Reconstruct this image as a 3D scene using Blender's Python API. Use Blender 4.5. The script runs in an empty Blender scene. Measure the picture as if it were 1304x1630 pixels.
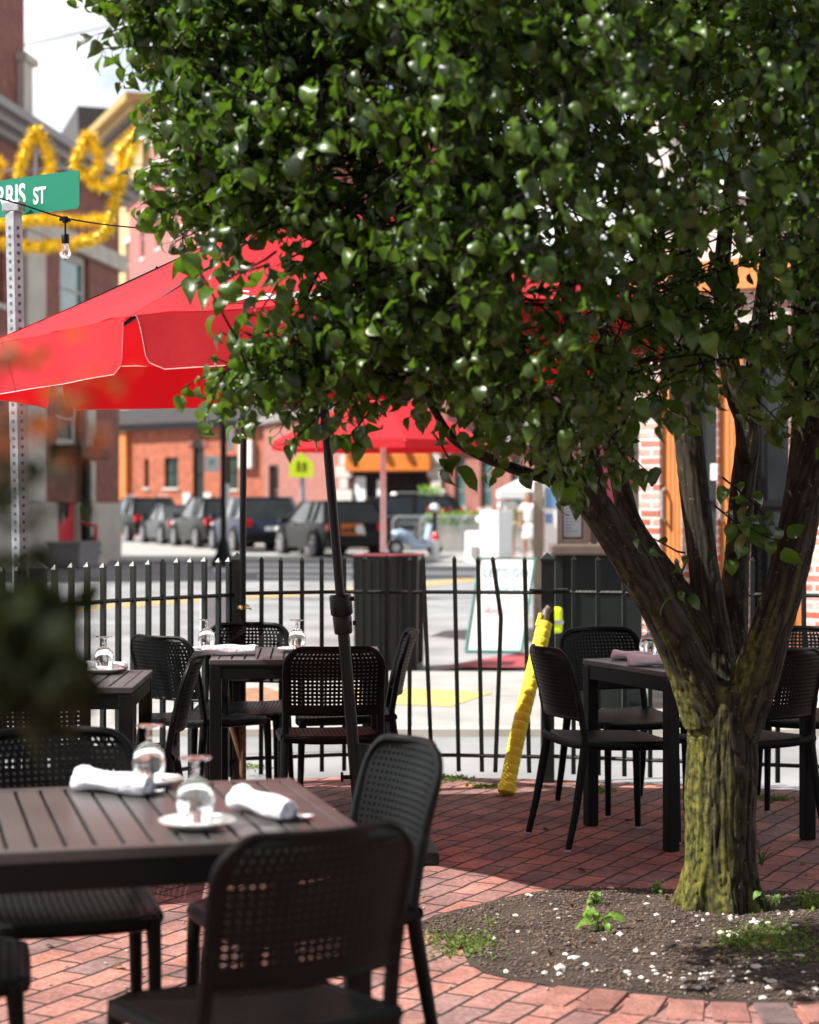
import bpy, bmesh, math, random
import numpy as np
from mathutils import Vector, Matrix, noise as mnoise
R = math.radians
random.seed(7)
SC = bpy.context.scene
COL = SC.collection
F = 3000.0; H = 1.4; YH = 803.0
# ---------------------------------------------------------------- camera
cd = bpy.data.cameras.new("camera"); cam = bpy.data.objects.new("camera", cd); COL.objects.link(cam)
cam.location = (0, 0, H); cam.rotation_euler = (R(90), 0, 0)
cd.sensor_fit = 'VERTICAL'; cd.sensor_height = 36; cd.sensor_width = 28.8
cd.lens = F / 1630 * 36; cd.shift_y = -12 / 1630
cd.clip_start = 0.05; cd.clip_end = 3000
cd.dof.use_dof = True; cd.dof.focus_distance = 7.1; cd.dof.aperture_fstop = 3.0
SC.camera = cam
# ---------------------------------------------------------------- light
SUN = Vector((-0.84, -0.22, 1.0)).normalized()
el = math.asin(SUN.z); az = math.atan2(SUN.x, SUN.y)
w = bpy.data.worlds.new("World"); SC.world = w; w.use_nodes = True
nt = w.node_tree; N = nt.nodes; Lk = nt.links
bg = N['Background']; sky = N.new('ShaderNodeTexSky'); sky.sky_type = 'NISHITA'; sky.sun_disc = False
sky.sun_elevation = el; sky.sun_rotation = az; sky.air_density = 1.0; sky.dust_density = 1.5
tc = tc_w = N.new('ShaderNodeTexCoord'); mp = N.new('ShaderNodeMapping'); mp.inputs['Scale'].default_value = (1.0, 1.0, 2.2)
mp.inputs['Location'].default_value = (0.3, 0.1, 0.4)
no = N.new('ShaderNodeTexNoise'); no.inputs['Scale'].default_value = 3.2; no.inputs['Detail'].default_value = 7; no.inputs['Roughness'].default_value = .55
rp = N.new('ShaderNodeValToRGB'); rp.color_ramp.elements[0].position = .30; rp.color_ramp.elements[1].position = .56
mx = N.new('ShaderNodeMixRGB')
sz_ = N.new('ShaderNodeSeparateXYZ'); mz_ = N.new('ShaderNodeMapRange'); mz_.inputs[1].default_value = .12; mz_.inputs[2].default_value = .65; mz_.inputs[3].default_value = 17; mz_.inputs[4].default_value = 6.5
my_ = N.new('ShaderNodeMapRange'); my_.inputs[1].default_value = -.25; my_.inputs[2].default_value = .45; my_.inputs[3].default_value = .42; my_.inputs[4].default_value = 1.0; mq_ = N.new('ShaderNodeMath'); mq_.operation = 'MULTIPLY'  # cloud brightness shaped by hand: dimmer behind the camera and overhead, limiting fill light
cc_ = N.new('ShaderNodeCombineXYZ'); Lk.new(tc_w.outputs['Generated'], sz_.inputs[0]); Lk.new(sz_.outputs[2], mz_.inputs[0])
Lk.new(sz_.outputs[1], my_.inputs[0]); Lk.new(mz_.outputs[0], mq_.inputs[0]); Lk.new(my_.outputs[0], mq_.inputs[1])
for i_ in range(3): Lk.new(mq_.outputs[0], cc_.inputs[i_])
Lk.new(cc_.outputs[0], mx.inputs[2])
Lk.new(tc.outputs['Generated'], mp.inputs['Vector']); Lk.new(mp.outputs[0], no.inputs['Vector'])
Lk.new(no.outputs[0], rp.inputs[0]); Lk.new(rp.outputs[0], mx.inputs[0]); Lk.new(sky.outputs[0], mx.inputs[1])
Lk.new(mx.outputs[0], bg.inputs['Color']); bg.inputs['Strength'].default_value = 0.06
sl = bpy.data.lights.new("sun", 'SUN'); sl.energy = 4.5; sl.angle = R(.5); sl.color = (1, .955, .88)
so = bpy.data.objects.new("sun", sl); COL.objects.link(so); so.rotation_euler = SUN.to_track_quat('Z', 'Y').to_euler()
SC.view_settings.view_transform = 'Standard'; SC.view_settings.look = 'None'
SC.view_settings.exposure = 1.15; SC.view_settings.gamma = 1.0
SC.render.engine = 'CYCLES'; SC.cycles.max_bounces = 10; SC.cycles.transparent_max_bounces = 12
SC.cycles.use_denoising = True
# ---------------------------------------------------------------- helpers
def P(px, py, d): return Vector(((px - 652) / F * d, d, H + (YH - py) / F * d))
def G(px, py, z=0.0):
    d = (H - z) * F / (py - YH); return Vector(((px - 652) / F * d, d, z))
def X(px, d): return (px - 652) / F * d
def Z(py, d): return H + (YH - py) / F * d

class MB:
    def __init__(s): s.v = []; s.f = []; s.m = []; s.mi = 0
    def add(s, vs, fs):
        o = len(s.v); s.v += [tuple(v) for v in vs]; s.f += [tuple(i + o for i in f) for f in fs]; s.m += [s.mi] * len(fs); return s
    def box(s, a, b, M=None):
        x0, y0, z0 = a; x1, y1, z1 = b
        vs = [Vector(p) for p in ((x0,y0,z0),(x1,y0,z0),(x1,y1,z0),(x0,y1,z0),(x0,y0,z1),(x1,y0,z1),(x1,y1,z1),(x0,y1,z1))]
        if M is not None: vs = [M @ v for v in vs]
        return s.add(vs, [(0,3,2,1),(4,5,6,7),(0,1,5,4),(1,2,6,5),(2,3,7,6),(3,0,4,7)])
    def cbox(s, a, b, c=.01, M=None):
        """box with chamfered edges"""
        bm = bmesh.new(); bmesh.ops.create_cube(bm, size=1)
        a = Vector(a); b = Vector(b)
        for v in bm.verts: v.co = Vector([(a[i] + b[i]) / 2 + v.co[i] * (b[i] - a[i]) for i in range(3)])
        bmesh.ops.bevel(bm, geom=bm.edges[:], offset=c, segments=2, profile=.5, affect='EDGES')
        if M is not None: bm.transform(M)
        bm.verts.index_update()
        s.add([v.co for v in bm.verts], [[v.index for v in f.verts] for f in bm.faces]); bm.free(); return s
    def tube(s, pts, r, n=8, cap=True, flat=1.0):
        pts = [Vector(p) for p in pts]; k = len(pts)
        rs = r if isinstance(r, (list, tuple)) else [r] * k
        ref = None; rings = []
        for i, p in enumerate(pts):
            t = (pts[min(i + 1, k - 1)] - pts[max(i - 1, 0)]).normalized()
            if ref is None:
                ref = Vector((0, 0, 1)).cross(t)
                if ref.length < .05: ref = Vector((1, 0, 0))
            a = (ref - t * ref.dot(t)).normalized(); b = t.cross(a); ref = a
            rings.append([p + (a * math.cos(2 * math.pi * j / n) + b * math.sin(2 * math.pi * j / n) * flat) * rs[i] for j in range(n)])
        vs = [v for rg in rings for v in rg]; fs = []
        for i in range(k - 1):
            for j in range(n):
                fs.append((i*n + j, i*n + (j+1) % n, (i+1)*n + (j+1) % n, (i+1)*n + j))
        if cap: fs.append(tuple(range(n - 1, -1, -1))); fs.append(tuple((k-1)*n + j for j in range(n)))
        return s.add(vs, fs)
    def lathe(s, prof, n=24, c=(0, 0, 0), close=False):
        c = Vector(c); vs = []; fs = []
        for (r, z) in prof:
            for j in range(n):
                a = 2 * math.pi * j / n; vs.append(c + Vector((r * math.cos(a), r * math.sin(a), z)))
        for i in range(len(prof) - 1):
            for j in range(n): fs.append((i*n + j, i*n + (j+1) % n, (i+1)*n + (j+1) % n, (i+1)*n + j))
        return s.add(vs, fs)
    def prism(s, pts, y0, y1, M=None):
        """polygon in XZ extruded along Y"""
        n = len(pts)
        vs = [Vector((x, y0, z)) for x, z in pts] + [Vector((x, y1, z)) for x, z in pts]
        if M is not None: vs = [M @ v for v in vs]
        fs = [tuple(range(n)), tuple(range(2*n - 1, n - 1, -1))] + [(i, n + i, n + (i+1) % n, (i+1) % n) for i in range(n)]
        return s.add(vs, fs)
    def sheet(s, pts, z=0.0):
        return s.add([(p[0], p[1], z) for p in pts], [tuple(range(len(pts)))])
    def build(s, name, mats, parent=None, smooth=False, fix=True):
        me = bpy.data.meshes.new(name); me.from_pydata(s.v, [], s.f)
        if not isinstance(mats, (list, tuple)): mats = [mats]
        for m in mats: me.materials.append(m)
        if len(mats) > 1: me.polygons.foreach_set('material_index', s.m)
        if fix:
            bm = bmesh.new(); bm.from_mesh(me); bmesh.ops.recalc_face_normals(bm, faces=bm.faces[:]); bm.to_mesh(me); bm.free()
        me.polygons.foreach_set('use_smooth', [smooth] * len(me.polygons))
        if smooth == 'auto' or smooth is True:
            try: me.set_sharp_from_angle(angle=R(42))
            except Exception: pass
        me.update()
        o = bpy.data.objects.new(name, me); COL.objects.link(o)
        if parent is not None: o.parent = parent
        return o

def tag(o, label=None, cat=None, group=None, kind=None):
    if label: o['label'] = label
    if cat: o['category'] = cat
    if group: o['group'] = group
    if kind: o['kind'] = kind
    return o
def thing(name, label, cat, loc=(0, 0, 0), rz=0, group=None):
    o = bpy.data.objects.new(name, None); COL.objects.link(o); o.empty_display_size = .1
    o.location = loc; o.rotation_euler = (0, 0, rz); return tag(o, label, cat, group)
def kids(o): return [c for c in COL.objects if c.parent == o]
def dup(root, label, loc=None, rz=None, group=None):
    r = root.copy(); COL.objects.link(r)
    if loc is not None: r.location = loc
    if rz is not None: r.rotation_euler = (0, 0, rz)
    r['label'] = label
    if group: r['group'] = group
    for ch in kids(root):
        c = ch.copy(); COL.objects.link(c); c.parent = r
        for g in kids(ch):
            d = g.copy(); COL.objects.link(d); d.parent = c
    return r
def bake(o):
    """evaluate the object's modifiers into its mesh"""
    dg = bpy.context.evaluated_depsgraph_get(); dg.update()
    me = bpy.data.meshes.new_from_object(o.evaluated_get(dg)); old = o.data
    o.modifiers.clear(); o.data = me; me.name = o.name; return o
def text(name, s, size, m, parent, loc, rot=(R(90), 0, 0), ext=.002, shear=0, bold=0, ax='CENTER', sx=1):
    cu = bpy.data.curves.new(name, 'FONT'); cu.body = s; cu.size = size; cu.extrude = ext; cu.shear = shear; cu.offset = bold
    cu.align_x = ax; cu.align_y = 'CENTER'
    t = bpy.data.objects.new(name, cu); COL.objects.link(t)
    dg = bpy.context.evaluated_depsgraph_get(); dg.update(); me = bpy.data.meshes.new_from_object(t.evaluated_get(dg))
    bpy.data.objects.remove(t); me.materials.clear(); me.materials.append(m)
    o = bpy.data.objects.new(name, me); COL.objects.link(o); o.parent = parent; o.location = loc; o.rotation_euler = rot; o.scale = (sx, 1, 1); return o

# ---------------------------------------------------------------- materials
def mat(name, col, rough=.6, metal=0, var=.15, scale=8, bump=0, bscale=40, spec=.5, col2=None, coat=0, dirt=None):
    m = bpy.data.materials.new(name); m.use_nodes = True; n = m.node_tree.nodes; l = m.node_tree.links
    b = n['Principled BSDF']; b.inputs['Roughness'].default_value = rough; b.inputs['Metallic'].default_value = metal
    b.inputs['Specular IOR Level'].default_value = spec; b.inputs['Coat Weight'].default_value = coat
    t = n.new('ShaderNodeTexCoord'); nz = n.new('ShaderNodeTexNoise'); nz.inputs['Scale'].default_value = scale; nz.inputs['Detail'].default_value = 6
    l.new(t.outputs['Object'], nz.inputs['Vector'])
    r = n.new('ShaderNodeValToRGB'); c = Vector(col)
    r.color_ramp.elements[0].position = .3; r.color_ramp.elements[1].position = .7
    c0 = c * (1 - var); c1 = Vector(col2) if col2 else c * (1 + var)
    r.color_ramp.elements[0].color = (*c0, 1); r.color_ramp.elements[1].color = (*c1, 1)
    l.new(nz.outputs[0], r.inputs[0]); l.new(r.outputs[0], b.inputs['Base Color'])
    if bump:
        n2 = n.new('ShaderNodeTexNoise'); n2.inputs['Scale'].default_value = bscale; n2.inputs['Detail'].default_value = 5
        l.new(t.outputs['Object'], n2.inputs['Vector'])
        bp = n.new('ShaderNodeBump'); bp.inputs['Strength'].default_value = bump; bp.inputs['Distance'].default_value = .01
        l.new(n2.outputs[0], bp.inputs['Height']); l.new(bp.outputs[0], b.inputs['Normal'])
    return m
def brickmat(name, c1, c2, mortar, bw=.22, bh=.075, ms=.01, rough=.85, wall=True, rot=0, var=.5, sc=1, bump=.6, off=.5):
    m = bpy.data.materials.new(name); m.use_nodes = True; n = m.node_tree.nodes; l = m.node_tree.links
    b = n['Principled BSDF']; b.inputs['Roughness'].default_value = rough; b.inputs['Specular IOR Level'].default_value = .3
    t = n.new('ShaderNodeTexCoord'); vec = t.outputs['Object']
    if wall:   # use (x+y, z)
        sp = n.new('ShaderNodeSeparateXYZ'); cb = n.new('ShaderNodeCombineXYZ'); ad = n.new('ShaderNodeMath')
        l.new(vec, sp.inputs[0]); l.new(sp.outputs[0], ad.inputs[0]); l.new(sp.outputs[1], ad.inputs[1])
        l.new(ad.outputs[0], cb.inputs[0]); l.new(sp.outputs[2], cb.inputs[1]); vec = cb.outputs[0]
    mp = n.new('ShaderNodeMapping'); mp.inputs['Rotation'].default_value = (0, 0, rot); l.new(vec, mp.inputs[0])
    nzw = n.new('ShaderNodeTexNoise'); nzw.inputs['Scale'].default_value = 6 if not wall else 2; l.new(vec, nzw.inputs['Vector'])
    mxv = n.new('ShaderNodeMixRGB'); mxv.blend_type = 'LINEAR_LIGHT'; mxv.inputs[0].default_value = .012 if not wall else .003
    l.new(mp.outputs[0], mxv.inputs[1]); l.new(nzw.outputs['Color'], mxv.inputs[2])
    bt = n.new('ShaderNodeTexBrick'); bt.inputs['Scale'].default_value = sc; bt.inputs['Brick Width'].default_value = bw
    bt.inputs['Row Height'].default_value = bh; bt.inputs['Mortar Size'].default_value = ms; bt.inputs['Mortar Smooth'].default_value = .25
    bt.inputs['Color1'].default_value = (*c1, 1); bt.inputs['Color2'].default_value = (*c2, 1); bt.inputs['Mortar'].default_value = (*mortar, 1)
    bt.inputs['Bias'].default_value = -.1; bt.offset = off
    l.new(mxv.outputs[0], bt.inputs['Vector'])
    nz = n.new('ShaderNodeTexNoise'); nz.inputs['Scale'].default_value = 3.0; nz.inputs['Detail'].default_value = 8; l.new(vec, nz.inputs['Vector'])
    nf = n.new('ShaderNodeTexNoise'); nf.inputs['Scale'].default_value = 55; nf.inputs['Detail'].default_value = 5; l.new(vec, nf.inputs['Vector'])
    mr = n.new('ShaderNodeMapRange'); mr.inputs[1].default_value = .3; mr.inputs[2].default_value = .7; mr.inputs[3].default_value = 1 - var; mr.inputs[4].default_value = 1 + var * .6
    l.new(nz.outputs[0], mr.inputs[0])
    mr2 = n.new('ShaderNodeMapRange'); mr2.inputs[1].default_value = .3; mr2.inputs[2].default_value = .7; mr2.inputs[3].default_value = .72; mr2.inputs[4].default_value = 1.25
    l.new(nf.outputs[0], mr2.inputs[0])
    mm = n.new('ShaderNodeMath'); mm.operation = 'MULTIPLY'; l.new(mr.outputs[0], mm.inputs[0]); l.new(mr2.outputs[0], mm.inputs[1])
    mu = n.new('ShaderNodeMixRGB'); mu.blend_type = 'MULTIPLY'; mu.inputs[0].default_value = 1
    l.new(bt.outputs['Color'], mu.inputs[1]); l.new(mm.outputs[0], mu.inputs[2]); l.new(mu.outputs[0], b.inputs['Base Color'])
    inv = n.new('ShaderNodeMath'); inv.operation = 'MULTIPLY_ADD'; inv.inputs[1].default_value = -1.0; l.new(bt.outputs['Fac'], inv.inputs[0])
    l.new(nf.outputs[0], inv.inputs[2])
    bp = n.new('ShaderNodeBump'); bp.inputs['Strength'].default_value = bump; bp.inputs['Distance'].default_value = .006
    l.new(inv.outputs[0], bp.inputs['Height']); l.new(bp.outputs[0], b.inputs['Normal'])
    return m
def fabric(name, col, trans=.4):
    m = mat(name, col, .75, var=.10, scale=2.5, bump=.55, bscale=4.5)
    n = m.node_tree.nodes; l = m.node_tree.links; b = n['Principled BSDF']; out = n['Material Output']
    t = n.new('ShaderNodeBsdfTranslucent'); t.inputs['Color'].default_value = (min(1, col[0] * 1.25), col[1] * .5, col[2] * .5, 1)
    mx = n.new('ShaderNodeMixShader'); mx.inputs[0].default_value = trans
    l.new(b.outputs[0], mx.inputs[1]); l.new(t.outputs[0], mx.inputs[2]); l.new(mx.outputs[0], out.inputs[0]); return m
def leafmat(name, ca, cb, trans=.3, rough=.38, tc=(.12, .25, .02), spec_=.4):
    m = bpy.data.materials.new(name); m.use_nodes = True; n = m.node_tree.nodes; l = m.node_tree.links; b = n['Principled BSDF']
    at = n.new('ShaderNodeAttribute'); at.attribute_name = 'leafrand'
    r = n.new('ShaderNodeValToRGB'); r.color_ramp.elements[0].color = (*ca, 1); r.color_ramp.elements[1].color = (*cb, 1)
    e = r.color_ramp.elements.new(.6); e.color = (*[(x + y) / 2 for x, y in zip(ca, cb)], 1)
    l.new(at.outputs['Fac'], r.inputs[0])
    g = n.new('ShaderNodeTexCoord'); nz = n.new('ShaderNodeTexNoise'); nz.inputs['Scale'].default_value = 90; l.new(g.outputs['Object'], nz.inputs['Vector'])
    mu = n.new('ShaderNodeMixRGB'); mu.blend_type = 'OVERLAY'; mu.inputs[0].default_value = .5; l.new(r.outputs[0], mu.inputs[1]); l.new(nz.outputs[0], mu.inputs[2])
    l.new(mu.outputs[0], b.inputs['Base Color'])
    b.inputs['Roughness'].default_value = rough; b.inputs['Specular IOR Level'].default_value = spec_
    bp = n.new('ShaderNodeBump'); bp.inputs['Strength'].default_value = .25; bp.inputs['Distance'].default_value = .004
    l.new(nz.outputs[0], bp.inputs['Height']); l.new(bp.outputs[0], b.inputs['Normal'])
    t = n.new('ShaderNodeBsdfTranslucent'); t.inputs['Color'].default_value = (*tc, 1)
    mx = n.new('ShaderNodeMixShader'); mx.inputs[0].default_value = trans
    l.new(b.outputs[0], mx.inputs[1]); l.new(t.outputs[0], mx.inputs[2]); l.new(mx.outputs[0], n['Material Output'].inputs[0]); return m
def glassmat(name, col=(.97, .99, .98)):
    m = bpy.data.materials.new(name); m.use_nodes = True; b = m.node_tree.nodes['Principled BSDF']
    b.inputs['Base Color'].default_value = (*col, 1); b.inputs['Transmission Weight'].default_value = 1; b.inputs['Roughness'].default_value = .02; b.inputs['IOR'].default_value = 1.45
    return m

M = {}
M['chair'] = mat('chair_plastic', (.0028, .0034, .0037), .44, var=.4, scale=6, bump=.08, bscale=300, spec=.13)
M['table'] = mat('table_slats', (.060, .055, .054), .34, var=.2, scale=5, bump=.05, bscale=200)
M['tleg'] = mat('table_metal', (.005, .006, .0065), .45, spec=.15)
M['ivory'] = mat('china', (.82, .82, .8), .2, var=.02)
M['linen'] = mat('linen', (.78, .78, .86), .9, var=.04, bump=.9, bscale=28)
M['glass'] = glassmat('drinking_glass')
M['iron'] = mat('fence_paint', (.005, .009, .008), .42, var=.25, scale=20, bump=.15, bscale=90)
M['red'] = fabric('red_canvas', (.56, .010, .022), .30)
M['piping'] = mat('piping', (.75, .42, .42), .8)
M['blackm'] = mat('black_metal', (.005, .005, .005), .4, var=.2, spec=.25)
M['white'] = mat('white_paint', (.8, .8, .8), .5, var=.04)
M['steel'] = mat('galvanised_steel', (.36, .38, .41), .5, metal=.5, var=.2, scale=30)
M['hole'] = mat('hole_dark', (.10, .10, .11), .9)
M['green'] = mat('sign_green', (.0, .165, .095), .35, var=.03)
M['yellow'] = mat('yellow_foam', (.88, .76, .05), .75, var=.12, bump=.5, bscale=50)
M['tinsel'] = mat('tinsel', (.85, .58, .01), .45, metal=.1, var=.45, scale=12)
M['neon'] = mat('school_sign_yellow', (.72, .9, .02), .4, var=.03)
M['asphalt'] = mat('asphalt', (.24, .245, .255), .85, var=.3, scale=.9, bump=.5, bscale=120)
M['sidewalk'] = mat('concrete', (.33, .325, .315), .85, var=.18, scale=2.2, bump=.4, bscale=90)
M['paintw'] = mat('road_white', (.7, .7, .68), .7, var=.15)
M['painty'] = mat('road_yellow', (.62, .42, .13), .7, var=.15)
M['padyel'] = mat('curb_yellow', (.50, .39, .13), .8, var=.12, bump=.3, bscale=80)
M['padred'] = mat('red_paint', (.28, .035, .05), .8, var=.15, bump=.3, bscale=80)
M['patio'] = brickmat('patio_brick', (.40, .172, .135), (.18, .12, .118), (.035, .030, .027), .205, .1, .0065, wall=False, rot=R(-62), var=.42, bump=1.0)
M['brick1'] = brickmat('brick_dark_red', (.27, .075, .055), (.20, .05, .04), (.25, .17, .15), var=.25)
M['brick2'] = brickmat('brick_orange', (.44, .11, .055), (.33, .085, .045), (.40, .2, .14), var=.3)
M['brick3'] = brickmat('brick_rose', (.34, .11, .085), (.28, .085, .07), (.35, .24, .21), var=.2)
M['brick4'] = brickmat('brick_pink', (.34, .14, .125), (.30, .12, .11), (.36, .23, .21), var=.12)
M['brick5'] = brickmat('brick_whitewashed', (.46, .12, .08), (.62, .5, .46), (.62, .6, .58), .2, .065, .012, var=.25)
M['stone'] = mat('limestone', (.47, .43, .38), .8, var=.15, scale=1.5)
M['stonew'] = mat('pale_stone', (.62, .59, .55), .8, var=.12)
M['greycor'] = mat('grey_cornice', (.23, .21, .21), .6)
M['darkcor'] = mat('dark_cornice', (.06, .055, .06), .6)
M['cream'] = mat('cream_stucco', (.55, .38, .19), .8, var=.08)
M['pinkst'] = mat('pink_stucco', (.42, .135, .125), .8, var=.06)
M['palest'] = mat('pale_plaster', (.66, .56, .53), .8, var=.08)
M['tealglass'] = mat('teal_window', (.05, .13, .13), .12, var=.5, scale=2)
M['dkglass'] = mat('dark_window', (.015, .018, .02), .1, var=.4, scale=2)
M['grglass'] = mat('green_window', (.03, .06, .05), .15, var=.4, scale=2)
M['reddoor'] = mat('red_door', (.6, .012, .03), .4, var=.05)
M['orange'] = mat('orange_wood', (.55, .19, .05), .55, var=.12, scale=4)
M['osign'] = mat('orange_signboard', (.62, .17, .02), .5, var=.05)
M['brownf'] = mat('brown_frame', (.12, .085, .07), .5, var=.15)
M['kiosk'] = mat('kiosk_black', (.009, .012, .012), .6, var=.2, spec=.25, bump=.3, bscale=30)
M['paper'] = mat('menu_paper', (.78, .82, .84), .6, var=.03)
M['rose'] = mat('rose_poster', (.60, .10, .15), .5, var=.1)
M['blue'] = mat('blue_ink', (.15, .3, .55), .6)
M['teal'] = mat('teal_ink', (.12, .42, .45), .6)
M['pinkink'] = mat('pink_ink', (.7, .3, .38), .6)
M['wood'] = mat('weathered_post', (.22, .19, .15), .8, var=.2)
M['rust'] = mat('rusty_pole', (.16, .08, .04), .7, var=.5, scale=10)
M['skin'] = mat('skin', (.42, .19, .12), .55, var=.05)
M['skin2'] = mat('skin_tan', (.33, .14, .085), .55, var=.05)
M['cloth_w'] = mat('white_cotton', (.78, .78, .78), .9, var=.04)
M['cloth_k'] = mat('black_cotton', (.02, .022, .025), .9)
M['khaki'] = mat('khaki_cotton', (.38, .32, .18), .9)
M['hair'] = mat('dark_hair', (.03, .02, .015), .6)
M['tyre'] = mat('tyre', (.02, .02, .02), .8)
M['rim'] = mat('alloy', (.5, .5, .52), .3, metal=.8)
M['tail'] = mat('tail_light', (.6, .01, .02), .2)
M['lamp'] = mat('head_light', (.75, .77, .8), .15)
M['soil'] = mat('soil', (.034, .022, .016), .95, var=.45, scale=9, bump=.9, bscale=70, col2=(.062, .042, .032))
M['chip'] = mat('pale_chips', (.33, .29, .25), .8, var=.25, scale=30)
M['chipd'] = mat('brown_chips', (.095, .064, .048), .9, var=.3, scale=30)
M['bulb'] = glassmat('bulb_glass', (1, .97, .92))
M['brass'] = mat('brass', (.6, .4, .15), .35, metal=.8)
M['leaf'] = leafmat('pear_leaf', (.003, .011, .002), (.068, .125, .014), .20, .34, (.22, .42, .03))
M['weed'] = leafmat('weed_leaf', (.12, .26, .04), (.22, .38, .06), .4, .5, (.35, .6, .08))
M['moss'] = leafmat('moss', (.07, .13, .02), (.20, .26, .05), .35, .7, (.2, .3, .04))
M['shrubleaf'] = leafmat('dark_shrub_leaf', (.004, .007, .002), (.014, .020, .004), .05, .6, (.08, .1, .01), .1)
M['shrubred'] = leafmat('copper_leaf', (.15, .03, .008), (.25, .09, .012), .35, .5, (.5, .12, .02))
# ================================================================ SETTING
def struct(name, mb, m, label=None):
    o = mb.build(name, m); o['kind'] = 'structure'
    if label: o['label'] = label
    return o
# street (one sheet to the horizon)
b = MB(); b.sheet([(-500, -60), (500, -60), (500, 1500), (-500, 1500)], -.012)
struct('street', b, M['asphalt'])
# fence line on the ground, photograph column -> distance
FL = [(-420, 6.0), (-120, 7.35), (0, 7.78), (90, 8.05), (270, 8.80), (378, 9.22), (540, 9.38), (725, 9.36), (868, 9.30), (1304, 8.92), (1760, 8.35)]
FP = [Vector((X(px, d), d, 0)) for px, d in FL]
def fence_pt(px):
    for (p0, d0), (p1, d1) in zip(FL, FL[1:]):
        if p0 <= px <= p1:
            a = Vector((X(p0, d0), d0, 0)); c = Vector((X(p1, d1), d1, 0)); k = (px - 652) / F
            # solve a + t(c-a) with x = k*y
            den = (c.x - a.x) - k * (c.y - a.y); t = (k * a.y - a.x) / den
            return a + (c - a) * t
# patio sheet, edge just past the fence
b = MB()
edge = [(p.x, p.y + .10) for p in FP]
b.v = []; pts = [(-6, -4), (6, -4), (6, edge[-1][1])] + edge[::-1] + [(-6, edge[0][1])]
b.sheet(pts, .03); patio = struct('patio_paving', b, M['patio'])
b = MB()
for (x0, y0), (x1, y1) in zip([(-6, edge[0][1])] + edge, edge + [(6, edge[-1][1])]):
    b.add([(x0, y0, .03), (x1, y1, .03), (x1, y1, -.02), (x0, y0, -.02)], [(0, 1, 2, 3)])
    b.add([(x0, y0 + .03, .024), (x1, y1 + .03, .024), (x1, y1, .026), (x0, y0, .026)], [(0, 1, 2, 3)])
struct('patio_kerb', b, M['sidewalk'])
# sidewalk beyond the fence with a step
b = MB(); b.box((-30, 11.6, -.02), (30, 15.6, .02))
struct('sidewalk', b, M['sidewalk'])
b = MB(); b.box((-30, 11.45, -.02), (30, 11.6, .035)); struct('kerb', b, M['stone'])
b = MB()
for x in [i * 1.5 - 15 for i in range(21)]: b.box((x, 11.6, .0205), (x + .014, 15.6, .0215))
b.box((-30, 13.6, .0205), (30, 13.615, .0215)); struct('sidewalk_joints', b, M['hole'])
b = MB(); b.sheet([G(555, 1098)[:2], G(609, 1098)[:2], G(786, 1107)[:2], G(717, 1130)[:2], G(555, 1124)[:2]], .024); struct('yellow_kerb_paint', b, M['padyel'])
b = MB(); b.sheet([G(695, 1066)[:2], G(842, 1041)[:2], G(842, 1067)[:2]], .025); struct('red_kerb_paint', b, M['padred'])
b = MB(); b.sheet([G(371, 1127)[:2], G(440, 1129)[:2], G(450, 1108)[:2], G(420, 1098)[:2], G(375, 1103)[:2]], .024); struct('dirt_patch', b, mat('rusty_dirt', (.30, .15, .085), .95, var=.4, scale=8))
b = MB(); b.sheet([(-40, 44.5), (40, 46.5), (40, 60), (-40, 76)], .02)
struct('far_sidewalk', b, M['sidewalk'])
b = MB(); L0 = [G(-200, 990), G(105, 972), G(316, 957), G(440, 950), G(677, 932), G(756, 924), G(1000, 905)]
for off in (0, .35):
    for p, q in zip(L0, L0[1:]):
        n = Vector((-(q - p).y, (q - p).x, 0)).normalized()
        p1 = p + n * off; q1 = q + n * off
        b.sheet([(p1.x, p1.y), (q1.x, q1.y), (q1.x + n.x * .22, q1.y + n.y * .22), (p1.x + n.x * .22, p1.y + n.y * .22)], -.006)
struct('yellow_road_lines', b, M['painty'])
b = MB()
for a in ((330, 560, 896, 900), (340, 600, 905, 910), (600, 760, 908, 914), (640, 780, 897, 901), (410, 560, 915, 919)):
    b.sheet([G(a[0], a[3])[:2], G(a[1], a[3] + 2)[:2], G(a[1], a[2] + 1)[:2], G(a[0], a[2])[:2]], -.004)
struct('crosswalk_marking', b, M['paintw'])

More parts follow.
